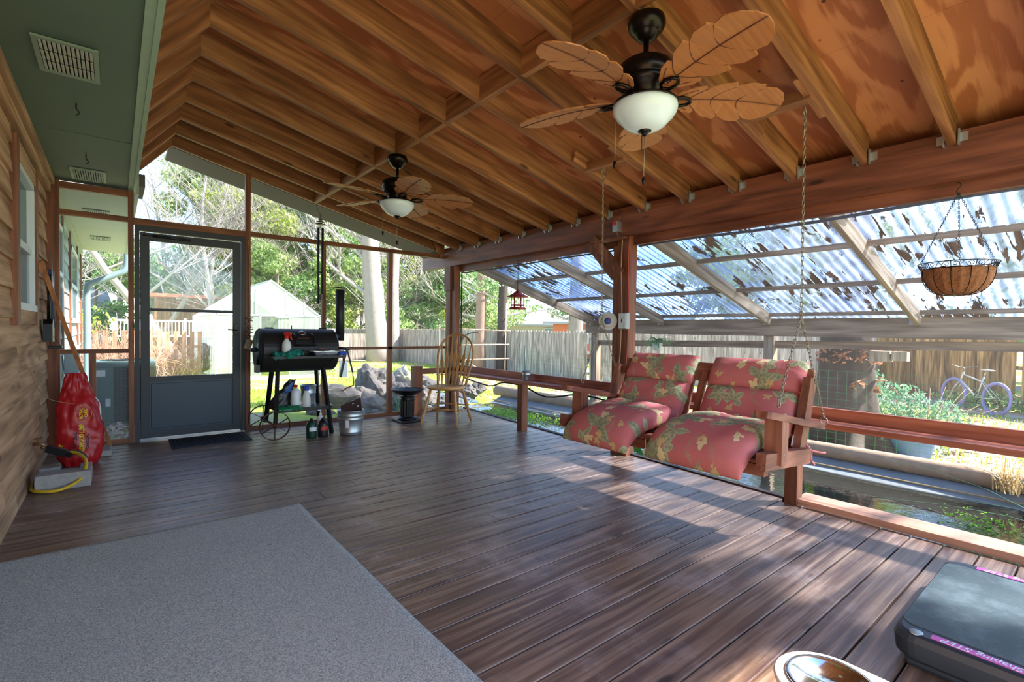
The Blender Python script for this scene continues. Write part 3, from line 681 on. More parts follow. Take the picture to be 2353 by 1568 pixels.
# ---------------- lean-to over the pond ----------------
lt = empty('lean_to_roof', (6.4, 3, -.4), 0, 'lean-to roof of clear corrugated sheets on weathered timbers above the pond', 'roof')
LO = V((6.4, 3, -.4))
def ltm(): return MB()
def lb(m, name, mat): m.v = [tuple(V(p)-LO) for p in m.v]; return m.build(name, mat, lt)
def lz(x): return 2.035-.298*(x-3.8)   # rafter underside
for y in (-.15, 1.34, 2.81, 4.36, 5.73):
    m = MB(); x0, x1 = 3.84, 6.37; a = .045; h = .14
    m.add([(x0, y-a/2, lz(x0)), (x1, y-a/2, lz(x1)), (x1, y-a/2, lz(x1)+h), (x0, y-a/2, lz(x0)+h), (x0, y+a/2, lz(x0)), (x1, y+a/2, lz(x1)), (x1, y+a/2, lz(x1)+h), (x0, y+a/2, lz(x0)+h)],
          [(0, 1, 2, 3), (7, 6, 5, 4), (0, 4, 5, 1), (1, 5, 6, 2), (2, 6, 7, 3), (3, 7, 4, 0)]); lb(m, 'rafter', 'leanto_rafter')
    m = MB(); m.box(6.362, 6.369, y+a/2, y+a/2+.05, lz(6.37)+.01, lz(6.37)+.13); lb(m, 'joist_hanger', 'galvanised')
for x in (4.68, 5.50, 6.34):
    m = MB(); z = lz(x)+.105; m.box(x-.02, x+.02, -1.4, 5.78, z, z+.045); lb(m, 'purlin', 'weathered_y')
m = MB(); m.box(6.37, 6.41, -1.4, 5.90, 1.14, 1.355); lb(m, 'outer_beam', 'weathered_y')
for y in (5.74, 2.83, -.2):
    m = MB(); m.box(6.41, 6.53, y-.06, y+.06, -.45, 1.345); lb(m, 'post', 'weathered_z')
m = MB(); m.bar((6.48, 5.72, .975), (6.48, -1.4, 1.12), .04, .09); lb(m, 'lower_rail', 'weathered_y')
sheets = []
for k in range(9):
    ya = -1.4+k*.81; yb = ya+.85
    m = MB()
    def f(u, v, ya=ya, yb=yb, k=k):
        y = ya+(yb-ya)*v; x = 3.80+2.95*u; return (x, y, lz(x)+.158+.018*math.sin((y+1.4)*2*PI/.081)+.004*(k % 2)+.006*math.sin(x*2+k))
    m.grid(f, 6, 85); o = lb(m, 'corrugated_sheet', 'corrugated')
m = MB(); m.tube([(3.855, y, 1.985+.012*math.sin(y*3)-.012) for y in [-1.3+.3*i for i in range(15)]], .012, 6)
o = m.build('power_cable', 'cord_blue'); tag(o, 'dark blue cord clipped under the big beam above the corrugated roof opening', 'cord')
m = MB(); m.tube(smooth_path([(3.85, 3.15, 1.97), (3.856, 4, 1.975), (3.856, 5, 1.965), (3.85, 5.86, 1.97), (3.815, 5.9, 1.9), (3.812, 5.9, .7)]), .009, 6)
o = m.build('power_cable', 'cord_black'); tag(o, 'black cord running under the beam and down the far corner post', 'cord')
m = MB(); m.tube(smooth_path([(3.80, 5.8, .50), (3.80, 5.2, .44), (3.80, 4.9, .51), (3.80, 4.5, .50), (3.80, 4.1, .42), (3.80, 3.6, .50), (3.8, 3.2, .48)]), .009, 6)
o = m.build('extension_cord', 'cord_black'); tag(o, 'black extension cord drooping beneath the rail shelf', 'cord')
for dy, x, mat, lb_ in ((.015, 3.692, 'cord_tan', 'tan cable running up the tall post to the beam box'), (-.052, 3.705, 'cord_black', 'black cable strapped down the edge of the tall post'), (-.066, 3.69, 'cord_red', 'orange red cable at the right edge of the tall post')):
    m = MB(); yb = 2.955+dy
    m.tube(smooth_path([(x-.004, yb, 2.05), (x-.004, yb+.01, 1.8), (x-.002, yb, 1.5), (x-.004, yb-.006, 1.36), (x-.01, yb-.006, 1.2), (x-.014, yb+.0, .95), (x-.02, yb+.03, .72), (x-.02, yb+.05, .60)]), .006, 6)
    o = m.build('cable', mat); tag(o, lb_, 'cable')
# outlet boxes, dial thermometer
b_ = empty('outlet_box', (3.68, 2.925, 1.27), 0, 'grey outlet box with a switch on the tall post', 'outlet box')
m = MB(); m.box(-.03, .018, -.048, .048, -.075, .075, b=.006); m.build('box_body', 'elec_grey', b_)
m = MB(); m.box(-.034, -.029, -.04, .04, -.066, .066, b=.003); m.build('cover_plate', 'window_white', b_)
m = MB(); m.tube([(-.034, .0, -.02), (-.045, .0, 0), (-.036, 0, .02)], .004, 6); [m.lathe([(.004, 0), (.004, .003)], (-.036, s*.02, z), 8, 'x') for s in (-1, 1) for z in (-.05, -.03, .03, .05)]; m.build('toggle', 'ac_dark', b_)
b_ = empty('junction_box', (3.68, 3.02, 2.15), 0, 'small metal junction box with an orange tag on the beam face', 'junction box')
m = MB(); m.box(-.045, .018, -.03, .03, -.05, .05, b=.004); m.build('box_body', 'galvanised', b_)
m = MB(); m.box(-.049, -.0455, -.012, .028, .012, .046, .5); m.build('orange_tag', 'red_plastic', b_)
m = MB(); m.tube(smooth_path([(-.01, 0, -.05), (-.012, -.01, -.075), (-.004, -.03, -.1)]), .009, 6); m.build('conduit', 'copper_pipe', b_)
b_ = empty('dial_thermometer', (3.69, 3.13, 1.27), 0, 'round white dial thermometer hung on the side of the tall post', 'thermometer')
R90 = Euler((0, 0, math.radians(-58))).to_matrix()
m = MB(); m.lathe([(.0, -.012), (.082, -.012), (.088, -.004), (.088, .008), (.080, .012), (.076, .006), (0, .006)], (0, 0, 0), 28, 'y', M4=R90.to_4x4()); m.build('dial_case', 'window_white', b_)
m = MB(); m.lathe([(.0, -.0135), (.068, -.0135), (.068, -.0125)], (0, 0, 0), 28, 'y', M4=R90.to_4x4()); m.build('dial_face', 'cream_plastic', b_)
m = MB(); m.lathe([(.0, -.0145), (.034, -.0145), (.034, -.0138)], (0, 0, 0), 20, 'y', M4=R90.to_4x4()); m.build('dial_picture', 'label_blue', b_)
m = MB(); m.add([R90@V(p) for p in ((-.004, -.016, 0), (.004, -.016, 0), (.03, -.016, .052))], [(0, 1, 2)]); m.build('needle', 'red_plastic', b_)
# bird feeder
bf = empty('bird_feeder', (3.77, 4.6, 1.42), 0, 'red lantern-shaped bird feeder hanging under the beam', 'bird feeder')
m = MB(); m.lathe([(.0, .245), (.012, .24), (.02, .225), (.06, .19), (.128, .155), (.132, .148), (.0, .15)], (0, 0, 0), 16); m.build('feeder_roof', 'red_paint', bf)
m = MB(); m.lathe([(.0, 0), (.10, 0), (.105, .012), (.085, .03), (.0, .03)], (0, 0, 0), 16); m.build('seed_tray', 'red_paint', bf)
for k in range(6):
    m = MB(); a = k*PI/3+.3; m.tube([(.075*math.cos(a), .075*math.sin(a), .02), (.075*math.cos(a), .075*math.sin(a), .155)], .005, 6); m.build('feeder_post', 'red_paint', bf)
m = MB(); m.lathe([(.055, .03), (.055, .15)], (0, 0, 0), 16); m.build('seed_tube', 'clear_glass', bf)
m = MB(); m.lathe([(.078, .045), (.080, .06), (.074, .06), (.072, .045)], (0, 0, 0), 16); m.build('feeder_rail', 'red_paint', bf)
m = MB(); m.tube([(0, 0, .24), (0, 0, .56)], .003, 6); m.tube([q for q in arc((.0, 0, .575), .016, -PI/2, PI, 8)], .003, 6); m.build('hanger_wire', 'bronze', bf)
# metal bucket with succulents on the shelf
def bucket(name, loc, rt, rb, h, label, n=28, mat='galvanised', rings=(.62,)):
    e = empty(name, loc, 0, label, 'bucket')
    pr = [(0, .004), (rb-.004, .004), (rb, 0), (rb, .01)]
    for q in rings: rr = rb+(rt-rb)*q; pr += [(rr-.001, h*q-.008), (rr+.004, h*q), (rr, h*q+.008)]
    pr += [(rt-.001, h-.006), (rt+.004, h), (rt, h+.004), (rt-.004, h), (rb-.003, .008), (0, .008)]
    m = MB(); m.lathe(pr, (0, 0, 0), n); m.build('bucket_body', mat, e); return e
sb = bucket('planter_bucket', (3.72, 4.36, .591), .055, .042, .11, 'small galvanised bucket of succulents on the rail shelf')
m = MB(); m.lathe([(0, .09), (.05, .092)], (0, 0, 0), 20); m.build('soil', 'pot_soil', sb)
m = MB(); rr = random.Random(4)
for _ in range(26):
    a = rr.uniform(0, 6.28); q = rr.uniform(0, .04); c = V((q*math.cos(a), q*math.sin(a), .098))
    for k in range(5):
        b = k*1.26; m.add([c, c+V((.01*math.cos(b-.4), .01*math.sin(b-.4), .012)), c+V((.02*math.cos(b), .02*math.sin(b), .012)), c+V((.01*math.cos(b+.4), .01*math.sin(b+.4), .012))], [(0, 1, 2, 3)], rr.random())
m.build('succulents', 'leaf_blue', sb)
# ---------------- chains ----------------
def chain(mb, a, b, L=.032, r=.0022, wdt=.011):
    a, b = V(a), V(b); d = b-a; n = max(2, int(d.length/(L*.78))); dr = d.normalized()
    u = dr.cross(V((0, 1, .13))).normalized(); w_ = dr.cross(u)
    for i in range(n):
        c = a+d*(i+.5)/n; s = u if i % 2 else w_; pts = []
        for k in range(8):
            an = 2*PI*k/8+PI/8; ca, sa = math.cos(an), math.sin(an)
            pts.append(c+dr*(sa*wdt*.5+(L*.5-wdt*.5)*(1 if sa > 0 else -1))+s*ca*wdt*.55)
        mb.tube(pts, r, 5, closed=True)
    return mb
def ring(mb, c, r_, t, ax='y', n=12):
    pts = []
    for k in range(n):
        a = 2*PI*k/n; x, y = r_*math.cos(a), r_*math.sin(a); pts.append(V(c)+(V((x, 0, y)) if ax == 'y' else V((0, x, y)) if ax == 'x' else V((x, y, 0))))
    return mb.tube(pts, t, 6, closed=True)
# ---------------- porch swing ----------------
sw = empty('porch_swing', (2.93, 1.84, .40), 0, 'two-seat reddish wooden porch swing hanging on chains beside the pond', 'swing')
SO = V((2.93, 1.84, .40))
def sb_(m, name, mat): m.v = [tuple(V(p)-SO) for p in m.v]; return m.build(name, mat, sw)
for y in (1.14, 2.54):
    s = -1 if y < 2 else 1
    m = MB(); pts = []
    # arm: slopes backward, rounded front
    a = V((2.53, y, .782)); b = V((3.27, y, .642)); d = (b-a).normalized(); n_ = V((-d.z, 0, d.x))
    wd = .052; prof = [(.0, -wd*.55), (.012, -wd*.85), (.035, -wd), ((b-a).length, -wd*.7), ((b-a).length, wd*.7), (.035, wd), (.012, wd*.85), (.0, wd*.55)]
    top = [a+d*q+V((0, t_, 0)) for q, t_ in prof]; bot = [p-n_*.035 for p in top]; k = len(prof)
    m.add(top+bot, [tuple(range(k)), tuple(range(2*k-1, k-1, -1))]+[(i, i+k, (i+1) % k+k, (i+1) % k) for i in range(k)]); sb_(m, 'armrest', 'swing_wood_x')
    m = MB(); m.bar((2.70, y, .745), (2.695, y, .49), .09, .075, (1, 0, 0)); sb_(m, 'arm_post', 'swing_wood_z')
    m = MB(); m.bar((2.52, y+.004*s, .525), (3.08, y+.004*s, .478), .05, .085); sb_(m, 'seat_rail', 'swing_wood_x')
    m = MB(); m.bar((3.04, y+.03, .44), (3.20, y+.03, .905), .045, .085, (1, 0, 0)); sb_(m, 'back_post', 'swing_wood_z')
    for z in (.545, .50, .72): m = MB(); m.lathe([(.008, 0), (.007, .006), (0, .007)], (2.69, y-.0385, z), 8, 'y', M4=Matrix.Scale(-1, 4, (0, 1, 0))); sb_(m, 'bolt', 'galvanised')
m = MB(); m.bar((2.66, 1.17, .45), (2.66, 2.51, .45), .05, .06); sb_(m, 'front_rail', 'swing_wood_y')
m = MB(); m.bar((3.06, 1.17, .475), (3.06, 2.51, .475), .05, .07); sb_(m, 'rear_rail', 'swing_wood_y')
for k in range(5):
    m = MB(); x = 2.66+.082*k; z = .495-.084*(x-2.66); m.box(x-.033, x+.033, 1.12, 2.56, z-.01, z+.01, b=.004); sb_(m, 'seat_slat', 'swing_wood_y')
for q, h in ((.06, .08), (.94, .13)):
    c = V((3.085+.17*q, 0, .47+.45*q)); m = MB(); m.bar((c.x+.012, 1.17, c.z), (c.x+.012, 2.55, c.z), .03, h, (.33, 0, .94)); sb_(m, 'back_rail', 'swing_wood_y')
for k in range(15):
    y = 1.24+k*.088; m = MB(); m.bar((3.085, y, .49), (3.235, y, .90), .052, .018, (1, 0, 0)); sb_(m, 'back_slat', 'swing_wood_z')
for yc, tops in ((1.14, (2.953, 2.40)), (2.54, (2.91, 2.41))):
    top = V((tops[0], yc, tops[1]-.035)); sp_ = V((2.975 if yc < 2 else 2.925, yc, 1.27))
    hf = V((2.72, yc, .79)); hb = V((3.255, yc+.06, .665)) if yc > 2 else V((3.285, yc-.02, .655))
    m = MB(); chain(m, top, sp_); chain(m, sp_, hf+V((0, 0, .02))); chain(m, sp_, hb+V((0, 0, .02))); sb_(m, 'chain', 'chain_steel')
    m = MB(); ring(m, top+V((0, 0, .02)), .018, .0035); m.tube([top+V((0, 0, .035)), top+V((0, 0, .06))], .0035, 6); m.tube(smooth_path([top+V((.0, 0, .0)), top+V((.012, 0, -.03)), top+V((-.006, 0, -.07)), top+V((.004, 0, -.10))]), .004, 6)
    sb_(m, 'ceiling_hook', 'chain_steel'); m = MB(); ring(m, hf+V((0, 0, .008)), .016, .0035); sb_(m, 'eye_bolt', 'chain_steel'); m = MB(); ring(m, hb, .02, .004, 'x'); sb_(m, 'eye_bolt', 'chain_steel')
# cushions: a chaise pad in three stuffed rolls each
def roll(mb, path, y0, y1, T, uo, nu=26, nv=22, seed=0, edge=4.0):
    P = [V((p[0], 0, p[1])) for p in path]; L = [0]
    for i in range(1, len(P)): L.append(L[-1]+(P[i]-P[i-1]).length)
    tot = L[-1]
    def at(s):
        d = s*tot
        for i in range(1, len(P)):
            if d <= L[i]+1e-9: return P[i-1].lerp(P[i], (d-L[i-1])/(L[i]-L[i-1])), i
        return P[-1], len(P)-1
    def nr(s):
        a, _ = at(max(0, s-.08)); b, _ = at(min(1, s+.08)); d = (b-a).normalized(); return V((-d.z, 0, d.x))
    for side in (1, -1):
        def f(u, v):
            s = .5-.5*math.cos(PI*u); t = .5-.5*math.cos(PI*v)
            p, _ = at(s); h = (max(0, 1-abs(2*s-1)**edge)**.5)*(max(0, 1-abs(2*t-1)**5)**.45)
            dent = .012*noise.noise(V((s*3+seed, t*4, side*3.0)))+.004*noise.noise(V((s*12+seed, t*14, side)))
            y = y0+(y1-y0)*t; y = (y0+y1)/2+(y-(y0+y1)/2)*(1-.03*(1-min(1, h*1.3)))
            q = p+nr(s)*side*(T/2*h+(dent if h > .2 else 0)); return (q.x, y, q.z)
        uv0 = [(uo[0]+(.5-.5*math.cos(PI*i/nu))*tot, uo[1]+(.5-.5*math.cos(PI*j/nv))*(y1-y0)) for j in range(nv+1) for i in range(nu+1)]
        vs_ = [f(i/nu, j/nv) for j in range(nv+1) for i in range(nu+1)]
        fs = [(j*(nu+1)+i, j*(nu+1)+i+1, (j+1)*(nu+1)+i+1, (j+1)*(nu+1)+i) for j in range(nv) for i in range(nu)]
        if side == -1: fs = [tuple(reversed(q)) for q in fs]
        mb.add(vs_, fs, .5, True, uv0)
for y0, y1, lbl, sd, k in ((1.205, 1.80, 'red floral chaise cushion on the near seat of the swing', 1, 0), (1.925, 2.49, 'red floral chaise cushion on the far seat of the swing', 5, 1)):
    cu = empty('chaise_cushion', (2.95, (y0+y1)/2, .56), 0, lbl, 'cushion', 'floral cushions on the porch swing')
    co = V((2.95, (y0+y1)/2, .56)); dz = .012+.012*k
    def cb(m, n): m.v = [tuple(V(p)-co) for p in m.v]; return m.build(n, 'floral_fabric', cu)
    m = MB(); roll(m, [(3.10, .575), (2.98, .60), (2.86, .612-dz), (2.70, .60-dz), (2.57, .555-dz), (2.49, .49-dz), (2.465, .435-dz)], y0, y1, .15, (sd, sd*.7), 34, 24, sd); cb(m, 'seat_roll')
    m = MB(); roll(m, [(3.035, .565), (3.10, .68), (3.185, .815)], y0, y1, .13, (sd+2, sd), 26, 24, sd+2, 3.5); cb(m, 'back_roll')
    m = MB(); roll(m, [(3.175, .81), (3.235, .905), (3.285, 1.0)], y0-.01, y1+.01, .125, (sd+4, sd*.4), 22, 24, sd+3, 3.2); cb(m, 'head_roll')
    if k == 0:
        m = MB(); m.tube(smooth_path([(3.12, 1.20, .56), (3.10, 1.16, .545), (3.13, 1.13, .50), (3.11, 1.12, .45), (3.13, 1.11, .42)]), .006, 6); m.tube(smooth_path([(3.12, 1.13, .5), (3.16, 1.09, .49), (3.20, 1.08, .485)]), .006, 6); cb(m, 'tie_strap')
        m = MB(); m.box(3.03, 3.07, 1.19, 1.195, .52, .58, .5, rot=(0, .4, 0)); m.v = [tuple(V(p)-co) for p in m.v]; m.build('care_label', 'label_white', cu)
    else:
        m = MB(); m.tube([(2.585, y0-.05, .50), (2.59, y0-.05, .44)], .003, 5); m.box(2.575, 2.60, y0-.065, y0-.04, .405, .44, .5, rot=(.3, .4, .5)); m.v = [tuple(V(p)-co) for p in m.v]; m.build('care_label', 'label_white', cu)
# ---------------- hanging basket ----------------
hb = empty('hanging_basket', (3.72, .615, 1.36), 0, 'coir lined wire basket hanging on three chains below the beam', 'basket')
m = MB()
def coir(u, v):
    a = 2*PI*u; s = v; rr_ = .192*(math.sin(s*PI/2)**.62); z = .175*(1-math.cos(s*PI/2))
    rr_ *= 1-.10*abs(math.cos(a*6))**.5*(math.sin(s*PI))
    nn = noise.noise(V((math.cos(a)*9*s, math.sin(a)*9*s, s*6)))*.012+noise.noise(V((math.cos(a)*30*s, math.sin(a)*30*s, s*20)))*.006
    return ((rr_+nn)*math.cos(a), (rr_+nn)*math.sin(a), z+nn)
m.grid(coir, 96, 26); m.build('coir_liner', 'coir', hb)
m = MB()
def coir2(u, v):
    x, y, z = coir(1-u, v); return (x*.92, y*.92, z+.008)
m.grid(coir2, 48, 14); m.build('liner_inside', 'coir', hb)
m = MB(); rr = random.Random(8)
for _ in range(420):
    a = rr.uniform(0, 1); s = rr.uniform(.12, 1.0); p = V(coir(a, s))*1.0; d = V((rr.gauss(0, 1), rr.gauss(0, 1), rr.gauss(0, .8))).normalized()*rr.uniform(.015, .04); o_ = V((p.x, p.y, 0)).normalized()*.01 if s > .2 else V((0, 0, -.01))
    m.tube([p-d*.3, p+o_+d*.3, p+o_*.4+d], .0006, 3, False)
m.build('loose_fibres', 'coir_fibre', hb)
m = MB()
ring(m, (0, 0, .175), .196, .0035, 'z', 32); ring(m, (0, 0, .215), .215, .0035, 'z', 32)
for k in range(12):
    a = k*PI/6; pts = []
    for j in range(9): s = j/8; rr_ = .197*(math.sin(s*PI/2)**.62); pts.append((rr_*math.cos(a), rr_*math.sin(a), -.006+.18*(1-math.cos(s*PI/2))))
    m.tube(pts, .0028, 5)
m.build('wire_frame', 'bronze', hb)
m = MB()
for k in range(10):
    a0 = k*2*PI/10
    def P_(a, h): q = .196+.019*h; return (q*math.cos(a), q*math.sin(a), .175+.04*h)
    for sgn in (1, -1):
        pts = []
        for j in range(16):
            t = j/15; an = t*2.2*PI; rr_ = .42*(1-t*.72); pts.append(P_(a0+sgn*(.12+.09*rr_/.42*math.cos(an)), .5+rr_*math.sin(an)))
        m.tube(pts, .0022, 5)
    m.tube([P_(a0, 0), P_(a0, 1)], .0026, 5); m.tube([P_(a0+.314-.12, .1), P_(a0+.314, .9), P_(a0+.314+.12, .1)], .0022, 5)
m.build('scroll_band', 'bronze', hb)
hb.scale = (.82, .82, .82); hb.location.z = 1.405; hk = V((-.005, .005, .74))
for k in range(3):
    a = k*2*PI/3+2.2; m = MB(); chain(m, hk-V((0, 0, .04)), (.213*math.cos(a), .213*math.sin(a), .22), .02, .0017, .008); m.build('chain', 'chain_dark', hb)
m = MB(); m.tube([hk+V(p) for p in ((0, 0, -.045), (0, .012, -.03), (0, .004, -.01), (0, -.014, .012), (0, -.004, .03), (.0, .02, .032))], .003, 6); m.build('hook', 'bronze', hb)
# ---------------- ceiling fans ----------------
def leaf_outline():
    # half outline (x along, y half width) with notches like a carved leaf
    up = [(0, .012), (.03, .05), (.10, .094), (.150, .104), (.160, .080), (.215, .122), (.290, .142), (.302, .114), (.36, .146), (.430, .146), (.442, .118), (.50, .126), (.555, .094), (.588, .045), (.60, 0)]
    return up
def fan_blade_mesh(m):
    up = leaf_outline(); n = len(up); T = .006
    def zc(x, y): return .018*math.sin(x/.6*PI)-.35*y*y*2.0
    top = []; 
    for z0 in (T/2, -T/2):
        for s in (1, 0, -1):
            for (x, y) in up: top.append((x, s*y, zc(x, s*y)+z0))
    fs = []
    for lay, flip in ((0, False), (3*n, True)):
        for b in (0, n):
            for i in range(n-1):
                q = (lay+b+i, lay+b+n+i, lay+b+n+i+1, lay+b+i+1); fs.append(tuple(reversed(q)) if flip else q)
    for row in (0, 2*n):
        for i in range(n-1):
            q = (row+i, row+i+1, 3*n+row+i+1, 3*n+row+i); fs.append(q if row == 0 else tuple(reversed(q)))
    fs.append((0, 3*n, 4*n, n)); fs.append((n, 4*n, 5*n, 2*n))
    return m.add(top, fs, .5), zc
def make_fan(label):
    f = empty('ceiling_fan', (0, 0, 0), 0, label, 'ceiling fan', 'leaf bladed ceiling fans under the timber roof')
    # origin at the canopy top
    m = MB(); m.lathe([(.0, .012), (.082, .012), (.088, -.01), (.087, -.025), (.078, -.045), (.062, -.060), (.056, -.064), (.052, -.074), (.044, -.078), (.038, -.088), (.022, -.092), (0, -.092)], (0, 0, 0), 32); m.build('canopy', 'bronze', f)
    m = MB(); m.lathe([(.013, -.08), (.013, -.215)], (0, 0, 0), 16); m.lathe([(0, -.175), (.02, -.178), (.026, -.19), (.024, -.205), (0, -.21)], (0, 0, 0), 16); m.build('downrod', 'bronze', f)
    m = MB(); m.lathe([(0, -.185), (.05, -.188), (.10, -.196), (.124, -.213), (.132, -.24), (.132, -.275), (.124, -.28), (.124, -.288), (.130, -.293), (.118, -.312), (.085, -.33), (.082, -.36), (.075, -.378), (0, -.38)], (0, 0, 0), 40); m.build('motor_housing', 'bronze', f)
    m = MB(); m.lathe([(.07, -.37), (.10, -.375), (.147, -.385), (.152, -.392), (.150, -.398), (0, -.398)], (0, 0, 0), 40); m.build('light_rim', 'bronze', f)
    m = MB(); m.lathe([(.148, -.396), (.150, -.41), (.146, -.43), (.132, -.452), (.108, -.475), (.098, -.488), (.075, -.503), (.045, -.513), (0, -.517)], (0, 0, 0), 40); m.build('glass_bowl', 'globe', f)
    m = MB(); m.lathe([(0, -.508), (.03, -.51), (.032, -.516), (.018, -.522), (.012, -.532), (.006, -.54), (0, -.542)], (0, 0, 0), 20); m.build('finial', 'bronze', f)
    Rb = math.radians(12)
    for k in range(5):
        a = math.radians(38+72*k); B = Matrix.Translation((0, 0, -.37)) @ Matrix.Scale(.92, 4) @ Matrix.Rotation(a, 4, 'Z')
        m = MB(); q = MB(); _, zc = fan_blade_mesh(q)
        T = B @ Matrix.Translation((.135, 0, .012)) @ Matrix.Rotation(-Rb, 4, 'X')
        m.add([T@V(p) for p in q.v], q.f, .5); bl = m.build('blade', 'fan_blade', f)
        m = MB()
        for sgn in (1, -1):
            for zz in (-.0045,):
                m.tube([T@V((x, 0, zc(x, 0)+zz)) for x in [.03+.057*i for i in range(11)]], .0028, 5) if sgn == 1 else None
                for x0, x1, yw in ((.02, .115, .075), (.10, .165, .082), (.22, .30, .108), (.36, .44, .112)):
                    pts = []
                    for j in range(6):
                        t = j/5; x = x0+(x1-x0)*(t**1.6); y = sgn*yw*t*1.02; pts.append(T@V((x, y, zc(x, y)+zz)))
                    m.tube(pts, .0024, 5)
        m.build('carved_veins', 'rusty', bl)
        m = MB(); U = B @ Matrix.Translation((0, 0, .0))
        m.tube([U@V(p) for p in ((.07, 0, -.02), (.10, 0, -.018), (.135, 0, -.002))], [.014, .012, .012], 8)
        lo = [(.13, 0), (.15, .026), (.19, .034), (.225, .022), (.24, 0), (.225, -.022), (.19, -.034), (.15, -.026)]
        T2 = B @ Matrix.Translation((0, 0, .002)) @ Matrix.Rotation(-Rb, 4, 'X')
        m.tube([T2@V((x, y, 0)) for x, y in lo], .008, 6, closed=True); m.build('blade_iron', 'bronze', f)
    for (x, y, L) in ((.0, .0, .19), (-.075, .115, .24)):
        z0 = -.54 if L < .2 else -.40
        m = MB(); n = int(L/.006)
        m.tube([(x, y, z0), (x, y, z0-L+(.0))], .0014, 5)
        for j in range(0, n, 2): m.lathe([(0, -.002), (.0021, 0), (0, .002)], (x, y, z0-j*.006), 5)
        pc = m.build('pull_chain', 'chain_steel', f)
        m = MB(); m.lathe([(0, 0), (.006, -.004), (.010, -.02), (.007, -.035), (0, -.04)], (x, y, z0-L), 10); m.build('fob', 'bronze', pc)
    return f
f1 = make_fan('big bronze ceiling fan with brown leaf blades nearest the swing'); f1.location = (1.965, 1.463, 2.64)
f2 = copy_tree(f1, None, (1.90, 3.975, 2.64), math.radians(6), .97, 'smaller looking ceiling fan with dull grey brown leaf blades near the far screen')
for q in ((1.99, 1.50, 2.63), (1.93, 4.02, 2.63)):
    m = MB(); m.tube(smooth_path([V(q), V(q)+V((-.03, .07, .02)), V(q)+V((.0, .09, .08)), V(q)+V((.0, .10, .15))]), .005, 6)
    o = m.build('fan_cable', 'yellow_hose'); tag(o, 'yellow wire looping above the '+('near' if q[1] < 2 else 'far')+' ceiling fan canopy', 'cable')
# ---------------- rug, mat ----------------
m = MB()
def rg(u, v):
    x = -.62+.0+1.565*u; y = -1.2+4.60*v; e = min(u, 1-u)*1.5; e2 = min(v, 1-v)*4.6
    z = .012*min(1, e/.012)*min(1, e2/.012) if True else 0
    return (x+.012*noise.noise(V((y*1.3, 0, 5)))*(1 if u > .9 else 0), y+.01*noise.noise(V((x*2, 0, 1)))*(1 if v > .9 else 0), .002+z+.002*noise.noise(V((x*2, y*2, 0))))
us = [0, .004, .008, .03]+[.1*i for i in range(1, 10)]+[.97, .992, .996, 1]
vs2 = [0, .002, .01]+[.04*i for i in range(1, 25)]+[.99, .9975, .999, 1]
pts = [rg(u*.95+.05 if False else u, v) for v in vs2 for u in us]
pts = [(max(x, XL+.03), y, z) for x, y, z in pts]
nU = len(us); m.add(pts, [(j*nU+i, j*nU+i+1, (j+1)*nU+i+1, (j+1)*nU+i) for j in range(len(vs2)-1) for i in range(nU-1)], .5, True)
o = m.build('area_rug', 'rug'); tag(o, 'large grey woven rug lying on the deck in the foreground', 'rug')
mt = empty('door_mat', (.76, 5.87, 0), 0, 'thin dark rubber door mat on the deck before the screen door', 'mat')
m = MB(); m.box(-.34, .34, -.24, .24, .001, .009, b=.003); m.build('mat_base', 'rubber_mat', mt)
m = MB()
for i in range(22): m.box(-.31+.028*i, -.298+.028*i, -.21, .21, .009, .0125, .3)
m.build('mat_ribs', 'rubber_mat', mt)
# ---------------- grill ----------------
gx0, gx1, gy, gzc, gr_ = 1.16, 1.95, 5.72, .92, .232
gr = empty('barrel_grill', (1.55, gy, 0), 0, 'black barrel smoker grill with a chimney standing by the back screen', 'grill')
GO = V((1.55, gy, 0))
def gb(m, name, mat, par=None, label=None): m.v = [tuple(V(p)-GO) for p in m.v]; return m.build(name, mat, par or gr, label=label)
def half(a0, a1, r_, n=20):
    return [(gy+r_*math.cos(a0+(a1-a0)*i/n), gzc+r_*math.sin(a0+(a1-a0)*i/n)) for i in range(n+1)]
def drum(m, a0, a1, r_, x0, x1, e=.018):
    pr = half(a0, a1, r_); pi = half(a0, a1, r_-e); n = len(pr); vs_ = []; fs = []
    xs = [(x0, pi), (x0+e, pr), (x1-e, pr), (x1, pi)]
    for x, q in xs: vs_ += [(x, y, z) for y, z in q]
    for s in range(3):
        for i in range(n-1): fs.append((s*n+i, s*n+i+1, (s+1)*n+i+1, (s+1)*n+i))
    b = len(vs_); fs.append(tuple(range(n-1, -1, -1))); fs.append(tuple(3*n+i for i in range(n))); m.add(vs_, fs, .5)
m = MB(); drum(m, math.radians(188), math.radians(370), gr_, gx0, gx1); gb(m, 'firebox', 'grill_body')
m = MB(); drum(m, math.radians(10), math.radians(187), gr_+.002, gx0, gx1); lid = gb(m, 'lid', 'grill_body')
m = MB(); m.tube(smooth_path([(1.48, gy-.17, 1.10), (1.475, gy-.225, 1.08), (1.475, gy-.265, 1.02), (1.475, gy-.27, .985)]), .008, 8); m.tube(smooth_path([(1.66, gy-.17, 1.10), (1.665, gy-.225, 1.08), (1.665, gy-.265, 1.02), (1.665, gy-.27, .985)]), .008, 8); m.tube([(1.46, gy-.27, .985), (1.68, gy-.27, .985)], .012, 10); gb(m, 'lid_handle', 'black_metal', lid)
m = MB(); m.lathe([(0, 0), (.034, 0), (.036, .006), (.03, .012), (0, .012)], (1.57, gy-.15, 1.105), 20, 'z', M4=Matrix.Rotation(.75, 4, 'X')); gb(m, 'thermometer', 'steel', lid)
m = MB(); m.box(1.51, 1.63, gy-.205, gy-.2, 1.045, 1.06, rot=(-.6, 0, 0)); gb(m, 'name_plate', 'rusty', lid)
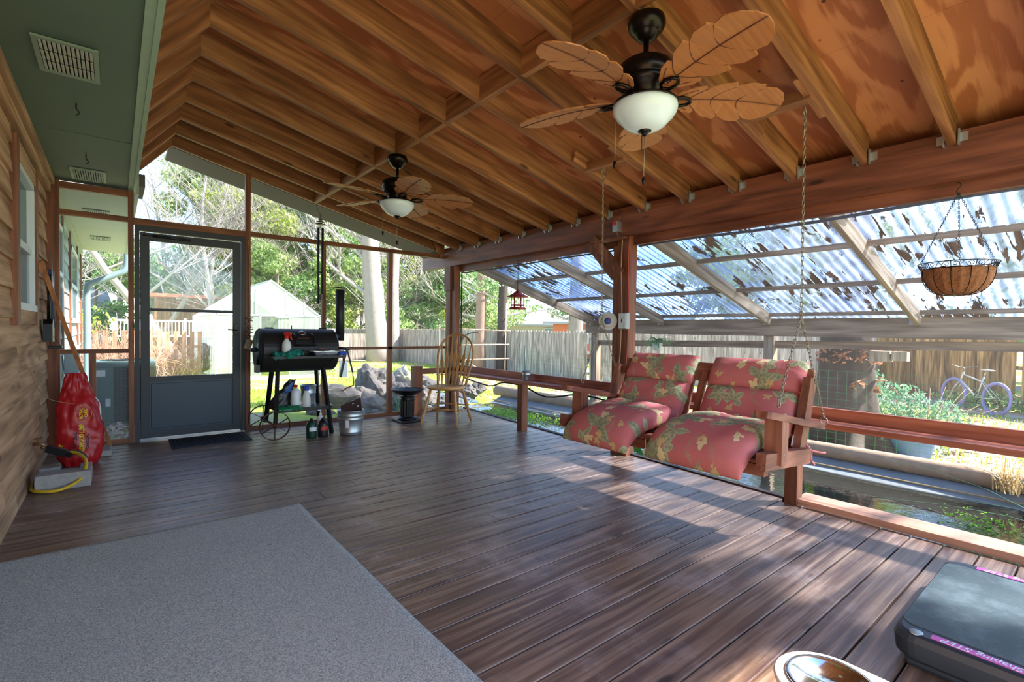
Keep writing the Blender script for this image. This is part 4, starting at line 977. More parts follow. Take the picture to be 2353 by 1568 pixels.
for x in (1.28, 1.84):
    m = MB(); m.tube([(x-.04, gy+.02, gzc+gr_+.004), (x+.04, gy+.02, gzc+gr_+.004)], .01, 8); gb(m, 'lid_hinge', 'black_metal', lid)
m = MB(); m.tube([(1.50, gy, 1.14), (1.50, gy, 1.19)], .006, 8); gb(m, 'lid_knob', 'black_metal', lid)
for s in (-1, 1):
    m = MB(); m.bar((1.335, gy+s*.12, .74), (1.29, gy+s*.21, .12 if s < 0 else .12), .035, .035); gb(m, 'leg', 'black_metal')
    m = MB(); m.bar((1.80, gy+s*.12, .74), (1.87, gy+s*.21, .002), .035, .035); gb(m, 'leg', 'black_metal')
for s in (-1, 1):
    m = MB(); c = V((1.275, gy+s*.27, .155)); R_ = .148; pts = [c+V((R_*math.cos(2*PI*k/28), 0, R_*math.sin(2*PI*k/28))) for k in range(28)]
    vs_ = []; fs = []
    for k in range(28):
        a = 2*PI*k/28
        for rr_, yy in ((R_, -.016), (R_, .016), (R_-.007, .016), (R_-.007, -.016)): vs_.append(c+V((rr_*math.cos(a), yy, rr_*math.sin(a))))
    for k in range(28):
        j = (k+1) % 28
        for q in range(4): fs.append((k*4+q, k*4+(q+1) % 4, j*4+(q+1) % 4, j*4+q))
    m.add(vs_, fs, .4); wheel = gb(m, 'wheel', 'rusty')
    m = MB()
    for k in range(6): a = k*PI/3+.5; m.bar(c+V((.02*math.cos(a), 0, .02*math.sin(a))), c+V(((R_-.004)*math.cos(a), 0, (R_-.004)*math.sin(a))), .026, .005, (math.sin(a), 0, -math.cos(a)))
    m.lathe([(.022, -.02), (.022, .02)], c, 12, 'y'); gb(m, 'spokes', 'rusty', wheel)
m = MB(); m.tube([(1.275, gy-.29, .155), (1.275, gy+.29, .155)], .008, 8); gb(m, 'axle', 'rusty')
m = MB(); m.box(1.30, 1.86, gy-.19, gy+.19, .285, .297); m.box(1.29, 1.87, gy-.2, gy-.19, .27, .31); gb(m, 'lower_shelf', 'black_metal')
m = MB(); m.box(1.22, 1.93, gy-.42, gy-.232, .862, .872, b=.003); m.box(1.22, 1.93, gy-.428, gy-.42, .85, .874)
for x in (1.3, 1.85): m.bar((x, gy-.23, .80), (x, gy-.40, .858), .012, .012)
gb(m, 'front_shelf', 'black_paint')
m = MB(); m.tube([(1.93, gy+.08, 1.07), (2.06, gy+.08, 1.07)], .048, 20); m.tube([(2.06, gy+.08, 1.022), (2.06, gy+.08, 1.62)], .05, 24); m.lathe([(0, 0), (.062, 0), (.062, .006), (0, .01)], (2.055, gy+.08, 1.635), 20, M4=Matrix.Rotation(.12, 4, 'Y')); gb(m, 'chimney', 'black_paint')
m = MB(); m.tube([(1.10, gy, .93), (1.165, gy, .93)], .022, 12); m.lathe([(0, 0), (.21, 0), (.21, .003), (0, .003)], (1.157, gy, gzc), 28, 'x'); gb(m, 'end_cap', 'door_panel')
m = MB(); m.tube([(1.145, gy-.09, .83), (1.135, gy-.11, .76), (1.14, gy-.10, .70)], .012, 6); m.box(1.12, 1.155, gy-.16, gy-.06, .70, .78); gb(m, 'damper', 'black_metal')
m = MB(); m.tube([(1.95, gy-.22, .945), (2.06, gy-.22, .93)], .013, 8); gb(m, 'side_handle', 'black_metal')
# things on and around the grill
def bottle(name, loc, prof, mat, cap, capmat, label, lab=None):
    e = empty(name, loc, rnd.uniform(0, 6), label, 'bottle')
    m = MB(); m.lathe(prof, (0, 0, 0), 20); m.build('bottle_body', mat, e)
    m = MB(); m.lathe(cap, (0, 0, 0), 16); m.build('cap', capmat, e)
    return e
sp_ = empty('spray_bottle', (1.37, gy-.32, .873), 2.5, 'white spray bottle with a red trigger on the grill shelf', 'bottle')
m = MB(); m.lathe([(0, 0), (.042, .002), (.044, .01), (.044, .115), (.038, .14), (.016, .175), (.014, .19)], (0, 0, 0), 20); m.build('bottle_body', 'white_plastic', sp_)
m = MB(); m.lathe([(.020, .18), (.022, .185), (.019, .21), (.012, .215)], (0, 0, 0), 14); m.box(-.05, .025, -.011, .011, .215, .245, b=.006); m.bar((-.035, 0, .225), (-.05, 0, .165), .012, .012); m.build('trigger_head', 'red_plastic', sp_)
m = MB(); m.box(-.0455, -.0445, -.02, .02, .06, .075, .5); m.box(-.0455, -.0445, -.02, .02, .035, .05, .5); m.build('printed_label', 'label_red', sp_)
m = MB()
def cl(u, v):
    x = 1.24+.27*u; y = gy-.43+.15*v+.02*math.sin(u*9); z = .876+.03*abs(noise.noise(V((u*5, v*4, 0))))*2.2+.045*math.exp(-((u-.75)**2)*18)*math.sin(v*PI)+.012*math.sin(u*14+v*5)**2
    if v < .25: z -= (.25-v)*.18*(1.2-u)
    if v < .15: y -= .012
    return (x-1.37, y-gy+.35, z-.873)
m.grid(cl, 34, 20); o = m.build('cleaning_cloth', 'teal_cloth'); o.location = (1.37, gy-.35, .876); md = o.modifiers.new('s', 'SOLIDIFY'); md.thickness = .004; md.offset = 1
tag(o, 'crumpled teal cloth draped over the grill shelf edge', 'cloth')
tray = empty('foil_tray', (1.75, gy-.33, .873), 0, 'shiny ribbed foil tray on the right of the grill shelf', 'tray')
m = MB(); n = 96
vs_ = []; 
for lev, (ex, ey, z) in enumerate(((.125, .062, 0), (.135, .072, .042), (.148, .082, .044), (.148, .082, .047))):
    for k in range(n):
        a = 2*PI*k/n; ca, sa = math.cos(a), math.sin(a); rr_ = 1/max(abs(ca)**8+abs(sa)**8, 1e-9)**(1/8); rib = 1+.012*(k % 2)*(lev < 2); vs_.append((ex*ca*rr_*rib, ey*sa*rr_*rib, z))
m.add(vs_, [(l*n+k, l*n+(k+1) % n, (l+1)*n+(k+1) % n, (l+1)*n+k) for l in range(3) for k in range(n)]+[tuple(range(n-1, -1, -1))]); m.build('tray_body', 'foil', tray)
tk = empty('grill_tool', (1.56, gy-.40, .93), .1, 'black grill brush with a red band lying across the foil tray', 'tool')
tk.location = (1.66, gy-.34, .924)
m = MB(); m.box(-.14, .02, -.012, .012, 0, .016, b=.005); m.box(.02, .15, -.02, .02, -.002, .02, b=.006); m.build('brush_handle', 'black_metal', tk)
m = MB(); m.box(.03, .09, -.021, .021, .02, .026, b=.002); m.build('red_band', 'red_plastic', tk)
m = MB(); [m.tube([(-.13+.013*k, -.013, .018), (-.13+.013*k, .013, .018)], .002, 5) for k in range(10)]; m.build('scraper_teeth', 'galvanised', tk)
# tongs, spatula hanging from the side handle
tg = empty('tongs', (2.03, gy-.23, .92), .1, 'black grill tongs hanging open from the right grill handle', 'tool')
m = MB(); m.bar((0, 0, .02), (-.075, -.01, -.30), .018, .006, (0, 1, 0)); m.bar((0, 0, .02), (.065, -.01, -.25), .018, .006, (0, 1, 0)); m.build('tong_arms', 'black_metal', tg)
m = MB(); m.tube([(.065, -.01, -.25), (.078, -.01, -.36), (.075, -.01, -.40), (.0, -.02, -.42), (-.06, -.02, -.45)], [.006, .007, .009, .008, .008], 8); m.build('wooden_end', 'pole_wood', tg)
sp2 = empty('spatula', (1.99, gy-.22, .92), 0, 'steel spatula hanging blade-down beside the tongs', 'tool')
m = MB(); m.box(-.045, .045, -.004, -.002, -.30, -.12, b=.001); m.build('spatula_blade', 'galvanised', sp2)
m = MB(); m.bar((0, 0, .0), (0, -.003, -.12), .014, .005, (0, 1, 0)); m.build('spatula_handle', 'black_metal', sp2)
m = MB(); m.box(-.05, .04, -.03, .02, -.015, .03, b=.01, rot=(.2, .1, .3)); o = m.build('oven_glove', 'blue_plastic'); o.location = (1.97, gy-.25, .885); tag(o, 'blue handled scraper resting at the end of the foil tray', 'tool')
sh = .2975
bottle('detergent_bottle', (1.52, gy-.10, sh), [(0, 0), (.048, .002), (.05, .012), (.05, .17), (.042, .195), (.016, .215), (.015, .225)], 'white_plastic', [(.018, .222), (.019, .25), (.0, .252)], 'red_plastic', 'plain white bottle with a red cap on the lower grill shelf')
bottle('cleaner_bottle', (1.63, gy-.11, sh), [(0, 0), (.04, .002), (.042, .012), (.04, .10), (.03, .15), (.018, .18), (.016, .19)], 'cream_plastic', [(.024, .185), (.026, .20), (.026, .235), (.0, .24)], 'blue_plastic', 'pale bottle with a blue trigger cap next to the red-capped bottle')
bk = bucket('galvanised_pail', (1.70, gy+.07, sh), .085, .07, .22, 'grey metal pail behind the bottles on the lower grill shelf')
bg_ = empty('charcoal_bag', (1.40, gy-.02, sh), 0, 'black plastic bag slumped on the left of the lower grill shelf', 'bag')
m = MB()
def bagf(u, v):
    a = 2*PI*u; z = .30*v; rr_ = .11*(1-.75*v**1.4)+.012; ox = .13*v**1.6-.02
    n_ = .02*noise.noise(V((math.cos(a)*2, math.sin(a)*2, v*5))); return (ox+(rr_+n_)*math.cos(a)*.9, (rr_+n_)*math.sin(a)*.6, z+n_)
m.grid(bagf, 30, 18); m.build('bag_body', 'bag_black', bg_)
m = MB(); m.grid(lambda u, v: (bagf(.70+.14*u, .55+.35*v)[0]-.002, bagf(.70+.14*u, .55+.35*v)[1]-.004, bagf(.70+.14*u, .55+.35*v)[2]), 6, 6); m.build('printed_panel', 'label_blue', bg_)
m = MB()
def rag(u, v): return (.24*u-.12, .15*v-.1, .012+.035*abs(noise.noise(V((u*4, v*4, 2))))-.06*max(0, .35-v)-.04*max(0, u-.8))
m.grid(rag, 22, 14); o = m.build('green_rag', 'green_plastic'); o.location = (1.43, gy-.17, sh+.012); md = o.modifiers.new('s', 'SOLIDIFY'); md.thickness = .004; tag(o, 'green rag hanging over the front of the lower grill shelf', 'cloth')
for k, (x, y, mt_, lb_, lm) in enumerate(((1.62, 5.40, 'propane_green', 'squat green propane bottle on the deck under the grill', 'label_white'), (1.735, 5.385, 'propane_black', 'squat dark propane bottle with a red label beside the green one', 'label_red'))):
    e = empty('propane_bottle', (x, y, .001), .3+PI, lb_, 'gas bottle'); m = MB(); m.lathe([(0, .004), (.046, .004), (.05, .0), (.052, .012), (.052, .125), (.046, .155), (.028, .175), (.022, .178)], (0, 0, 0), 24); m.build('bottle_body', mt_, e)
    m = MB(); m.lathe([(.022, .176), (.02, .19), (.013, .195), (.013, .205), (0, .206)], (0, 0, 0), 16); m.build('valve', 'black_metal', e)
    m = MB(); m.lathe([(.0525, .07), (.0528, .072), (.0528, .115), (.0525, .117)], (0, 0, 0), 12, ang=2*PI*.55); m.f = [q for q in m.f]; 
    m2 = MB(); m2.grid(lambda u, v: (.0527*math.cos(.6+1.9*u), .0527*math.sin(.6+1.9*u), .075+.04*v), 10, 2); m2.build('paper_label', lm, e)
pb = empty('pump_bottle', (1.80, 5.47, .001), 0, 'small white pump bottle standing behind the propane bottles', 'bottle')
pb.location = (1.745, 5.50, .001)
m = MB(); m.lathe([(0, 0), (.034, .002), (.035, .17), (.028, .20), (.012, .215)], (0, 0, 0), 18); m.build('bottle_body', 'white_plastic', pb)
m = MB(); m.lathe([(.013, .21), (.013, .235), (.004, .24), (.004, .27), (.0, .27)], (0, 0, 0), 12); m.box(-.03, .008, -.006, .006, .262, .274, b=.003); m.build('pump_head', 'white_plastic', pb)
bu = bucket('metal_bucket', (2.03, 5.36, .001), .145, .115, .265, 'large galvanised bucket standing right of the grill', rings=(.12, .66, .80))
m = MB(); m2 = MB(); m2.grid(lambda u, v: ((.1245+.02*v*.5)*math.cos(3.9+.32*u), (.1245+.02*v*.5)*math.sin(3.9+.32*u), .085+.085*v), 6, 2); m2.build('barcode_sticker', 'label_white', bu)
for s in (-1, 1):
    m = MB(); m.lathe([(0, 0), (.012, 0), (.012, .01), (0, .012)], (s*.143, 0, .235), 10, 'x'); ring(m, (s*.155, 0, .22), .016, .002, 'x'); m.build('handle_lug', 'galvanised', bu)
pl_ = empty('brown_plate', (2.03, 5.36, .25), 0, 'dark brown board with silver dots propped inside the bucket', 'board')
m = MB(); Rp = Euler((.35, math.radians(-17), .1)); m.box(-.11, .13, -.008, .008, -.10, .12, b=.004, rot=Rp, c=(0, 0, 0)); m.build('board', 'brown_plate', pl_)
m = MB(); R_ = Rp.to_matrix()
for x, z in ((.03, .09), (.085, .03), (.10, -.04)): m.lathe([(0, -.0095), (.012, -.0095), (.012, -.008)], R_@V((x, 0, z)), 12, 'y', M4=R_.to_4x4())
m.build('silver_dots', 'galvanised', pl_)
# ---------------- birdbath ----------------
bb = empty('bird_bath', (2.885, 5.70, 0), 0, 'black bird bath on a fluted column near the corner post', 'bird bath')
m = MB(); m.box(-.145, .145, -.145, .145, .001, .028, b=.006); m.lathe([(.12, .028), (.118, .045), (.10, .06), (.095, .065)], (0, 0, 0), 28); m.build('plinth', 'black_metal', bb)
m = MB(); n = 72; pts = []
for z in (.06, .27):
    for k in range(n): a = 2*PI*k/n; q = .088-.005*abs(math.sin(a*9)); pts.append((q*math.cos(a), q*math.sin(a), z))
m.add(pts, [(k, (k+1) % n, n+(k+1) % n, n+k) for k in range(n)], .5); m.build('fluted_column', 'black_metal', bb)
m = MB(); m.lathe([(.092, .27), (.10, .28), (.085, .29), (.095, .31), (.095, .32), (.04, .325), (.08, .33), (.15, .36), (.20, .398), (.206, .402), (.206, .408), (.198, .408), (.14, .37), (.06, .35), (0, .345)], (0, 0, 0), 40); m.build('basin', 'black_metal', bb)
# ---------------- windsor chair ----------------
ch = empty('windsor_chair', (3.20, 5.27, 0), math.radians(-53.8), 'golden oak windsor chair with an arrow-back in the far corner', 'chair')
m = MB()
def seat(u, v):
    a = 2*PI*u; ca, sa = math.cos(a), math.sin(a); q = 1/(abs(ca)**3+abs(sa)**3)**(1/3); wx = .225*(1-.10*max(0, sa)); return (wx*ca*q, .215*sa*q)
prof = [(0, .428), (.80, .428), (.96, .440), (1.0, .452), (1.0, .460), (.97, .468), (.8, .463), (.4, .458), (0, .456)]; n = 40
vs_ = [(seat(k/n, 0)[0]*s, seat(k/n, 0)[1]*s, z+(.0)) for s, z in prof for k in range(n)]
m.add(vs_, [(l*n+k, l*n+(k+1) % n, (l+1)*n+(k+1) % n, (l+1)*n+k) for l in range(len(prof)-1) for k in range(n)], .5, True); m.build('seat', 'oak_x', ch)
def turned(mb, a, b, R0, prof):
    a, b = V(a), V(b); mb.tube([a.lerp(b, t) for t, _ in prof], [R0*q for _, q in prof], 12)
legp = [(0, .75), (.1, .95), (.17, 1.0), (.19, .7), (.21, 1.05), (.26, 1.0), (.42, 1.15), (.55, 1.15), (.58, .75), (.60, 1.1), (.63, 1.1), (.65, .7), (.68, 1.0), (.85, .85), (1.0, .62)]
feet = []
for sx in (-1, 1):
    for sy in (-1, 1):
        a = (sx*.155, sy*.13, .432); b = (sx*.235, -.235 if sy < 0 else .255, .006); feet.append((V(a), V(b)))
        m = MB(); turned(m, a, b, .0185, legp); m.build('leg', 'oak', ch)
def atleg(i, t): return feet[i][0].lerp(feet[i][1], t)
sp3 = [(0, .6), (.2, .7), (.35, 1.0), (.38, .7), (.41, 1.1), (.5, 1.2), (.59, 1.1), (.62, .7), (.65, 1.0), (.8, .7), (1, .6)]
for i, j in ((0, 1), (2, 3)):
    m = MB(); turned(m, atleg(i, .62), atleg(j, .62), .012, sp3); m.build('stretcher', 'oak', ch)
m = MB(); turned(m, atleg(0, .62).lerp(atleg(1, .62), .5), atleg(2, .62).lerp(atleg(3, .62), .5), .012, sp3); m.build('stretcher', 'oak', ch)
m = MB(); turned(m, atleg(1, .5), atleg(3, .5), .011, sp3); m.build('stretcher', 'oak', ch)
def hoop(t):  # t 0..1
    a = PI*(1-t); x = .245*math.cos(a); z = .84+.27*math.sin(a)
    return V((x, .185+.27*(z-.46), z))
hp = [V((-.185, .16, .455)), V((-.21, .205, .60)), V((-.235, .25, .74))]+[hoop(i/16) for i in range(17)]+[V((.235, .25, .74)), V((.21, .205, .60)), V((.185, .16, .455))]
m = MB(); m.tube(hp, .0145, 10); m.build('back_hoop', 'oak', ch)
for k in range(7):
    u = (k-3)/3; xb = .135*u; xt = .205*u
    zt = .84+.27*math.sqrt(max(0, 1-(xt/.245)**2))-.01; a = V((xb, .175, .455)); b = V((xt, .185+.27*(zt-.46), zt))
    m = MB(); N = 14; vs_ = []; 
    for i in range(N+1):
        t = i/N; p = a.lerp(b, t); wd = .0055+(.013*math.sin((t-.1)/.62*PI) if .1 < t < .60 else 0)+(.0125*max(0, 1-abs(t-.60)/.14) if t > .46 else 0); th = .0065 if t < .08 or t > .8 else .0045
        vs_ += [p+V((-wd, -th, 0)), p+V((wd, -th, 0)), p+V((wd, th, 0)), p+V((-wd, th, 0))]
    m.add(vs_, [(i*4+q, i*4+(q+1) % 4, (i+1)*4+(q+1) % 4, (i+1)*4+q) for i in range(N) for q in range(4)]); m.build('spindle', 'oak', ch)
# ---------------- wind chime ----------------
wc = empty('wind_chime', (1.90, 6.02, 1.42), 0, 'pagoda wind chime with long dark tubes before the back screen', 'wind chime')
m = MB()
for z, q in ((.97, .055), (1.0, .04), (1.025, .022)):
    m.lathe([(0, z+.02), (q*.5, z+.018), (q*1.02, z+.004), (q*1.1, z+.008), (q*1.1, z), (0, z)], (0, 0, 0), 4, smooth=False)
m.lathe([(0, 1.05), (.004, 1.05), (.004, 1.07)], (0, 0, 0), 6); ring(m, (0, 0, 1.085), .012, .002); m.build('pagoda_top', 'bronze_rust', wc)
for k in range(4):
    a = k*PI/2+.6; L = (.78, .66, .9, .72)[k]; x, y = .033*math.cos(a), .033*math.sin(a); m = MB(); m.tube([(x, y, .93), (x, y, .93-L)], .011, 10); m.tube([(x, y, .93), (x*.8, y*.8, .975)], .001, 4); m.build('chime_tube', 'ac_dark', wc)
m = MB(); m.lathe([(0, .40), (.024, .402), (.024, .412), (0, .414)], (0, 0, 0), 14); m.tube([(0, 0, .98), (0, 0, .15)], .001, 4); m.box(-.015, .015, -.002, .002, .08, .15); m.build('striker', 'black_metal', wc)
m = MB(); m.tube([(1.90, 6.02, 2.51), (1.90, 6.08, 2.53), (1.90, 6.19, 2.66)], .0015, 4); m.v = [tuple(V(p)-V((1.90, 6.02, 1.42))) for p in m.v]; m.build('hanging_string', 'cord_black', wc)
# ornament cluster by the door post
oc = empty('hanging_ornament', (1.16, 6.15, 1.0), 0, 'driftwood twig ornament with a small tag on the door post', 'ornament')
m = MB(); rr = random.Random(2)
for _ in range(26):
    z = rr.uniform(.05, .28); a = rr.uniform(-2.6, -.2); L = rr.uniform(.03, .06); m.tube([(0, 0, z), (L*math.cos(a), L*math.sin(a), z+rr.uniform(-.02, .02))], .005, 5)
m.build('twig_bundle', 'twig_brown', oc)
m = MB(); m.box(-.04, .03, -.035, -.02, -.08, .03, rot=(0, .3, 0)); m.build('wood_tag', 'weathered_z', oc)
m = MB(); m.tube([(.005, -.01, .28), (.01, -.02, .85), (-.005, -.015, 1.12), (.005, -.01, 1.15)], .0035, 6); m.build('cord_loop', 'cord_tan', oc)
# ---------------- left corner things ----------------
cb_ = empty('lump_charcoal_bag', (-.235, 5.47, .002), 0, 'tall red paper charcoal bag with yellow lettering by the house wall', 'bag')
def bagp(u, v, push=0.0):
    a = 2*PI*u; z = .76*v
    w_ = (.155+.028*math.sin(min(1, v*1.5)*PI)) if v < .62 else .165-(v-.62)/.38*.098
    d_ = .11*(1-.15*abs(v-.35)) if v < .6 else .10-(v-.6)/.4*.075
    if v > .93: w_ *= 1.06
    if v < .06: w_ *= .82+3*v; d_ *= .8+3.3*v
    ca, sa = math.cos(a), math.sin(a); q = 1/(abs(ca)**3.2+abs(sa)**3.2)**(1/3.2)
    n_ = .018*noise.noise(V((ca*3, sa*3, v*7)))+.010*noise.noise(V((ca*8, sa*8, v*14)))+.004*abs(noise.noise(V((ca*18, sa*18, v*34))))
    if .68 < v < .88: n_ += -.016*math.sin((v-.68)/.2*PI)*abs(noise.noise(V((ca*6, sa*6, 9))))*2
    return ((w_+n_+push)*ca*q-.02*v+.012*math.sin(v*5), (d_+n_+push)*sa*q+.04*v, z)
m = MB(); m.grid(bagp, 72, 60); m.build('bag_body', 'bag_red', cb_)
m = MB(); m.grid(lambda u, v: bagp(.99+.02*u, .12+.6*v, .002), 3, 30); m.build('side_stripe', 'label_white', cb_)
def decal(body, size, mat, u0, zc, name, sx=1):
    # lettering that reads upward, wrapped on the front of the bag
    o = text(body, size, mat, None, (0, 0, 0), (0, 0, 0), name, .0004, sx, bold=size*.035); me = o.data
    bm = bmesh.new(); bm.from_mesh(me); bmesh.ops.subdivide_edges(bm, edges=[e for e in bm.edges if e.calc_length() > .012], cuts=3)
    for q in bm.verts:
        X, Y = q.co.x*sx, q.co.y; z = zc+X; xx = u0-Y; v = z/.76
        # find u on the front (y<0) giving local x == xx
        lo, hi = .5, 1.0
        for _ in range(24):
            mid = (lo+hi)/2
            if bagp(mid, v)[0] < xx: lo = mid
            else: hi = mid
        p = bagp((lo+hi)/2, v, .003+q.co.z); q.co = V(p)
    bm.to_mesh(me); bm.free(); o.scale = (1, 1, 1); o.parent = cb_; return o
decal('HARDWOOD LUMP', .052, 'label_yellow', .022, .215, 'yellow_lettering', .56)
decal('ALL NATURAL', .036, 'label_black', -.026, .19, 'black_lettering', .8)
decal('CHARCOAL', .028, 'label_black', .064, .20, 'black_lettering', .8)
decal('ROYAL', .036, 'label_yellow', .015, .435, 'brand_lettering', .8)
decal('OAK', .034, 'label_yellow', .052, .435, 'brand_lettering', .9)
decal('LUMP', .04, 'label_yellow', -.135, .16, 'side_lettering', .6)
m = MB(); ps = []
for k in range(40):
    a = 2*PI*k/40; xx = .035+.062*math.cos(a); zz = .435+.066*math.sin(a); lo, hi = .5, 1.0
    for _ in range(24):
        mid = (lo+hi)/2
        if bagp(mid, zz/.76)[0] < xx: lo = mid
        else: hi = mid
    ps.append(bagp((lo+hi)/2, zz/.76, .002))
cb_.scale = (.82, 1, 1); m.tube(ps, .0016, 5, closed=True); m.build('emblem_ring', 'label_yellow', cb_)
st = MB().bar((-.452, 5.30, 1.66), (-.045, 5.88, .062), .03, .03, (0, 1, 0)).build('wooden_stick', 'pole_wood'); tag(st, 'long square brown stick leaning from the floor to the wall', 'stick')
pv = MB().box(-.26, -.03, 5.66, 5.95, .001, .05, b=.006).build('paving_slab', 'concrete'); tag(pv, 'flat pale paving slab under the foot of the leaning stick', 'slab')
cbk = empty('concrete_block', (-.29, 4.83, 0), 0, 'rough hollow concrete block on the deck by the house wall', 'block')
m = MB(); m.box(-.15, .15, -.15, .15, .001, .085, b=.008); m.box(-.148, .148, -.15, -.04, .08, .115, b=.006); m.box(-.148, -.03, .08, .15, .08, .115, b=.006); m.box(.08, .148, -.05, .15, .08, .114, b=.006); m.build('block_body', 'concrete', cbk)
ho = MB(); ho.tube(smooth_path([(-.27, 5.00, .20), (-.22, 4.95, .19), (-.17, 4.80, .15), (-.20, 4.68, .06), (-.30, 4.62, .018), (-.40, 4.64, .018), (-.455, 4.72, .02), (-.47, 4.9, .02)], 6), .0115, 10)
o = ho.build('yellow_hose', 'yellow_hose'); tag(o, 'short yellow garden hose curling over the concrete block', 'hose')
tp = empty('hose_timer', (-.40, 5.03, .205), 0, 'black hose timer hanging from the outdoor tap', 'hose timer')
m = MB(); m.bar((-.0, -.02, .04), (.11, -.04, -.01), .05, .05); m.bar((.08, -.03, .01), (.14, -.045, -.03), .035, .04); m.build('timer_body', 'black_metal', tp)
m = MB(); m.tube([(-.03, -.02, .06), (-.005, -.025, .045)], .018, 10); m.build('brass_fitting', 'copper_pipe', tp)
m = MB(); m.tube(smooth_path([(.12, 0, 0), (.18, .02, -.02), (.22, .03, -.08), (.21, .02, -.15), (.17, .02, -.19)]), .011, 8); m.build('black_loop', 'cord_black', tp)
tp2 = empty('garden_tap', (-.475, 5.0, .285), 0, 'old metal tap on the siding above the concrete block', 'tap')
m = MB(); m.tube([(0, 0, 0), (.05, 0, 0), (.07, 0, -.03)], .012, 10); m.tube([(.03, 0, .0), (.03, 0, .035)], .006, 8); ring(m, (.03, 0, .04), .022, .004, 'z'); m.tube([(.008, 0, .04), (.052, 0, .04)], .003, 6); m.build('tap_body', 'copper_pipe', tp2)
# things hanging on the wall
dp = empty('dustpan_set', (-.44, 5.72, 1.14), 0, 'black dustpan and broom hanging on the dark wall post', 'dustpan')
m = MB(); m.prism([(-.09, -.12), (.09, -.12), (.08, .03), (.03, .07), (-.03, .07), (-.08, .03)], -.03, .03, Matrix(((0, 0, 1, 0), (1, 0, 0, 0), (0, 1, 0, 0), (0, 0, 0, 1)))); m.tube([(0, 0, .05), (.01, -.02, .45)], .012, 8); m.build('pan_body', 'black_metal', dp)
m = MB(); m.tube([(.045, -.06, .0), (.03, -.16, .62)], .006, 6); m.build('thin_rod', 'galvanised', dp)
m = MB(); m.box(-.015, .03, .08, .13, .0, .5, b=.01); m.build('broom_head', 'cord_blue', dp)
br = empty('scrub_brush', (-.415, 5.72, .98), 0, 'small black brush hanging by a string under the dustpan', 'brush')
m = MB(); m.box(-.03, .06, -.03, .05, -.02, .005, b=.006); m.build('brush_back', 'black_metal', br)
m = MB(); m.tube([(-.02, 0, .0), (.0, -.02, .10), (.05, .03, .0)], .003, 5); m.build('string', 'cord_black', br)
m = MB(); m.tube(smooth_path([(-.468, 4.55, .90), (-.46, 4.75, .84), (-.44, 4.95, .70), (-.40, 5.15, .60), (-.34, 5.3, .55), (-.26, 5.36, .52)]), .0022, 5); o = m.build('loose_wire', 'cord_tan'); tag(o, 'thin pale wire dangling from the siding to the red bag', 'wire')
# soffit vents and hooks
def vent(x, y, label, s=1):
    v = empty('soffit_vent', (x, y, 2.492), 0, label, 'vent', 'metal vents in the soffit')
    m = MB(); a, b = .12, .205
    m.box(-a, a, -b, -b+.025, -.006, .004); m.box(-a, a, b-.025, b, -.006, .004); m.box(-a, -a+.02, -b+.026, b-.026, -.006, .004); m.box(a-.02, a, -b+.026, b-.026, -.006, .004); m.build('vent_frame', 'vent_metal', v)
    m = MB()
    for i in range(12):
        xx = -.092+.0167*i
        for j in range(3): yy = -.175+.12*j; m.box(xx-.0055, xx+.0055, yy, yy+.104, -.0045, -.002, .4, rot=(0, .35, 0))
    m.build('vent_slats', 'vent_slat', v)
    m = MB(); m.box(-a+.01, a-.01, -b+.01, b-.01, .0005, .003); m.build('vent_shade', 'dark_void', v); return v  # near-black plate paints the shade of the hollow behind the slats
vent(-.18, 3.36, 'soffit vent nearest the camera, large in the top left'); vent(-.18, 5.80, 'soffit vent at the far end just inside the screen'); vent(-.17, 7.7, 'soffit vent just outside the screen wall'); vent(-.17, 9.9, 'soffit vent farthest away near the downspout')
for x, y, l in ((-.18, 4.0, 'small black hook screwed in the soffit between the first vent and the panel joint'), (-.175, 5.15, 'small black hook in the soffit just before the second vent')):
    m = MB(); m.tube([(0, 0, .0), (0, 0, -.03), (.012, 0, -.045), (.014, 0, -.06), (.0, 0, -.068)], .004, 6); o = m.build('ceiling_hook', 'hook_black'); o.location = (x, y, 2.50); tag(o, l, 'hook')
# ---------------- exercise step and dog bowl in the corner ----------------
es = empty('exercise_step', (2.60, .19, 0), 0, 'dark aerobic step with pink lettered bands in the lower right corner', 'exercise step')
m = MB()
def rr_poly(x0, x1, y0, y1, r_, n=6):
    P_ = []
    for cx, cy, a0 in ((x1-r_, y1-r_, 0), (x0+r_, y1-r_, 90), (x0+r_, y0+r_, 180), (x1-r_, y0+r_, 270)):
        for k in range(n+1): a = math.radians(a0+90*k/n); P_.append((cx+r_*math.cos(a), cy+r_*math.sin(a)))
    return P_
def loft(mb, levels):
    n = len(levels[0][0]); vs_ = []
    for P_, z in levels: vs_ += [(x, y, z) for x, y in P_]
    fs = [(l*n+k, l*n+(k+1) % n, (l+1)*n+(k+1) % n, (l+1)*n+k) for l in range(len(levels)-1) for k in range(n)]
    fs += [tuple(range(n-1, -1, -1)), tuple((len(levels)-1)*n+k for k in range(n))]; return mb.add(vs_, fs, .5)
X0, X1, Yb, Yt = -.44, .46, -.75, .32
loft(m, [(rr_poly(X0+.02, X1-.02, Yb+.02, Yt-.02, .06), .03), (rr_poly(X0+.005, X1-.005, Yb+.005, Yt-.005, .07), .045), (rr_poly(X0, X1, Yb, Yt, .07), .10), (rr_poly(X0+.008, X1-.008, Yb+.008, Yt-.008, .065), .122), (rr_poly(X0+.02, X1-.02, Yb+.02, Yt-.02, .06), .128)])
m.build('step_body', 'step_side', es)
m = MB(); loft(m, [(rr_poly(X0+.075, X1-.075, Yb+.06, Yt-.012, .05), .1275), (rr_poly(X0+.077, X1-.077, Yb+.062, Yt-.014, .05), .131)]); m.build('rubber_top', 'step_top', es)
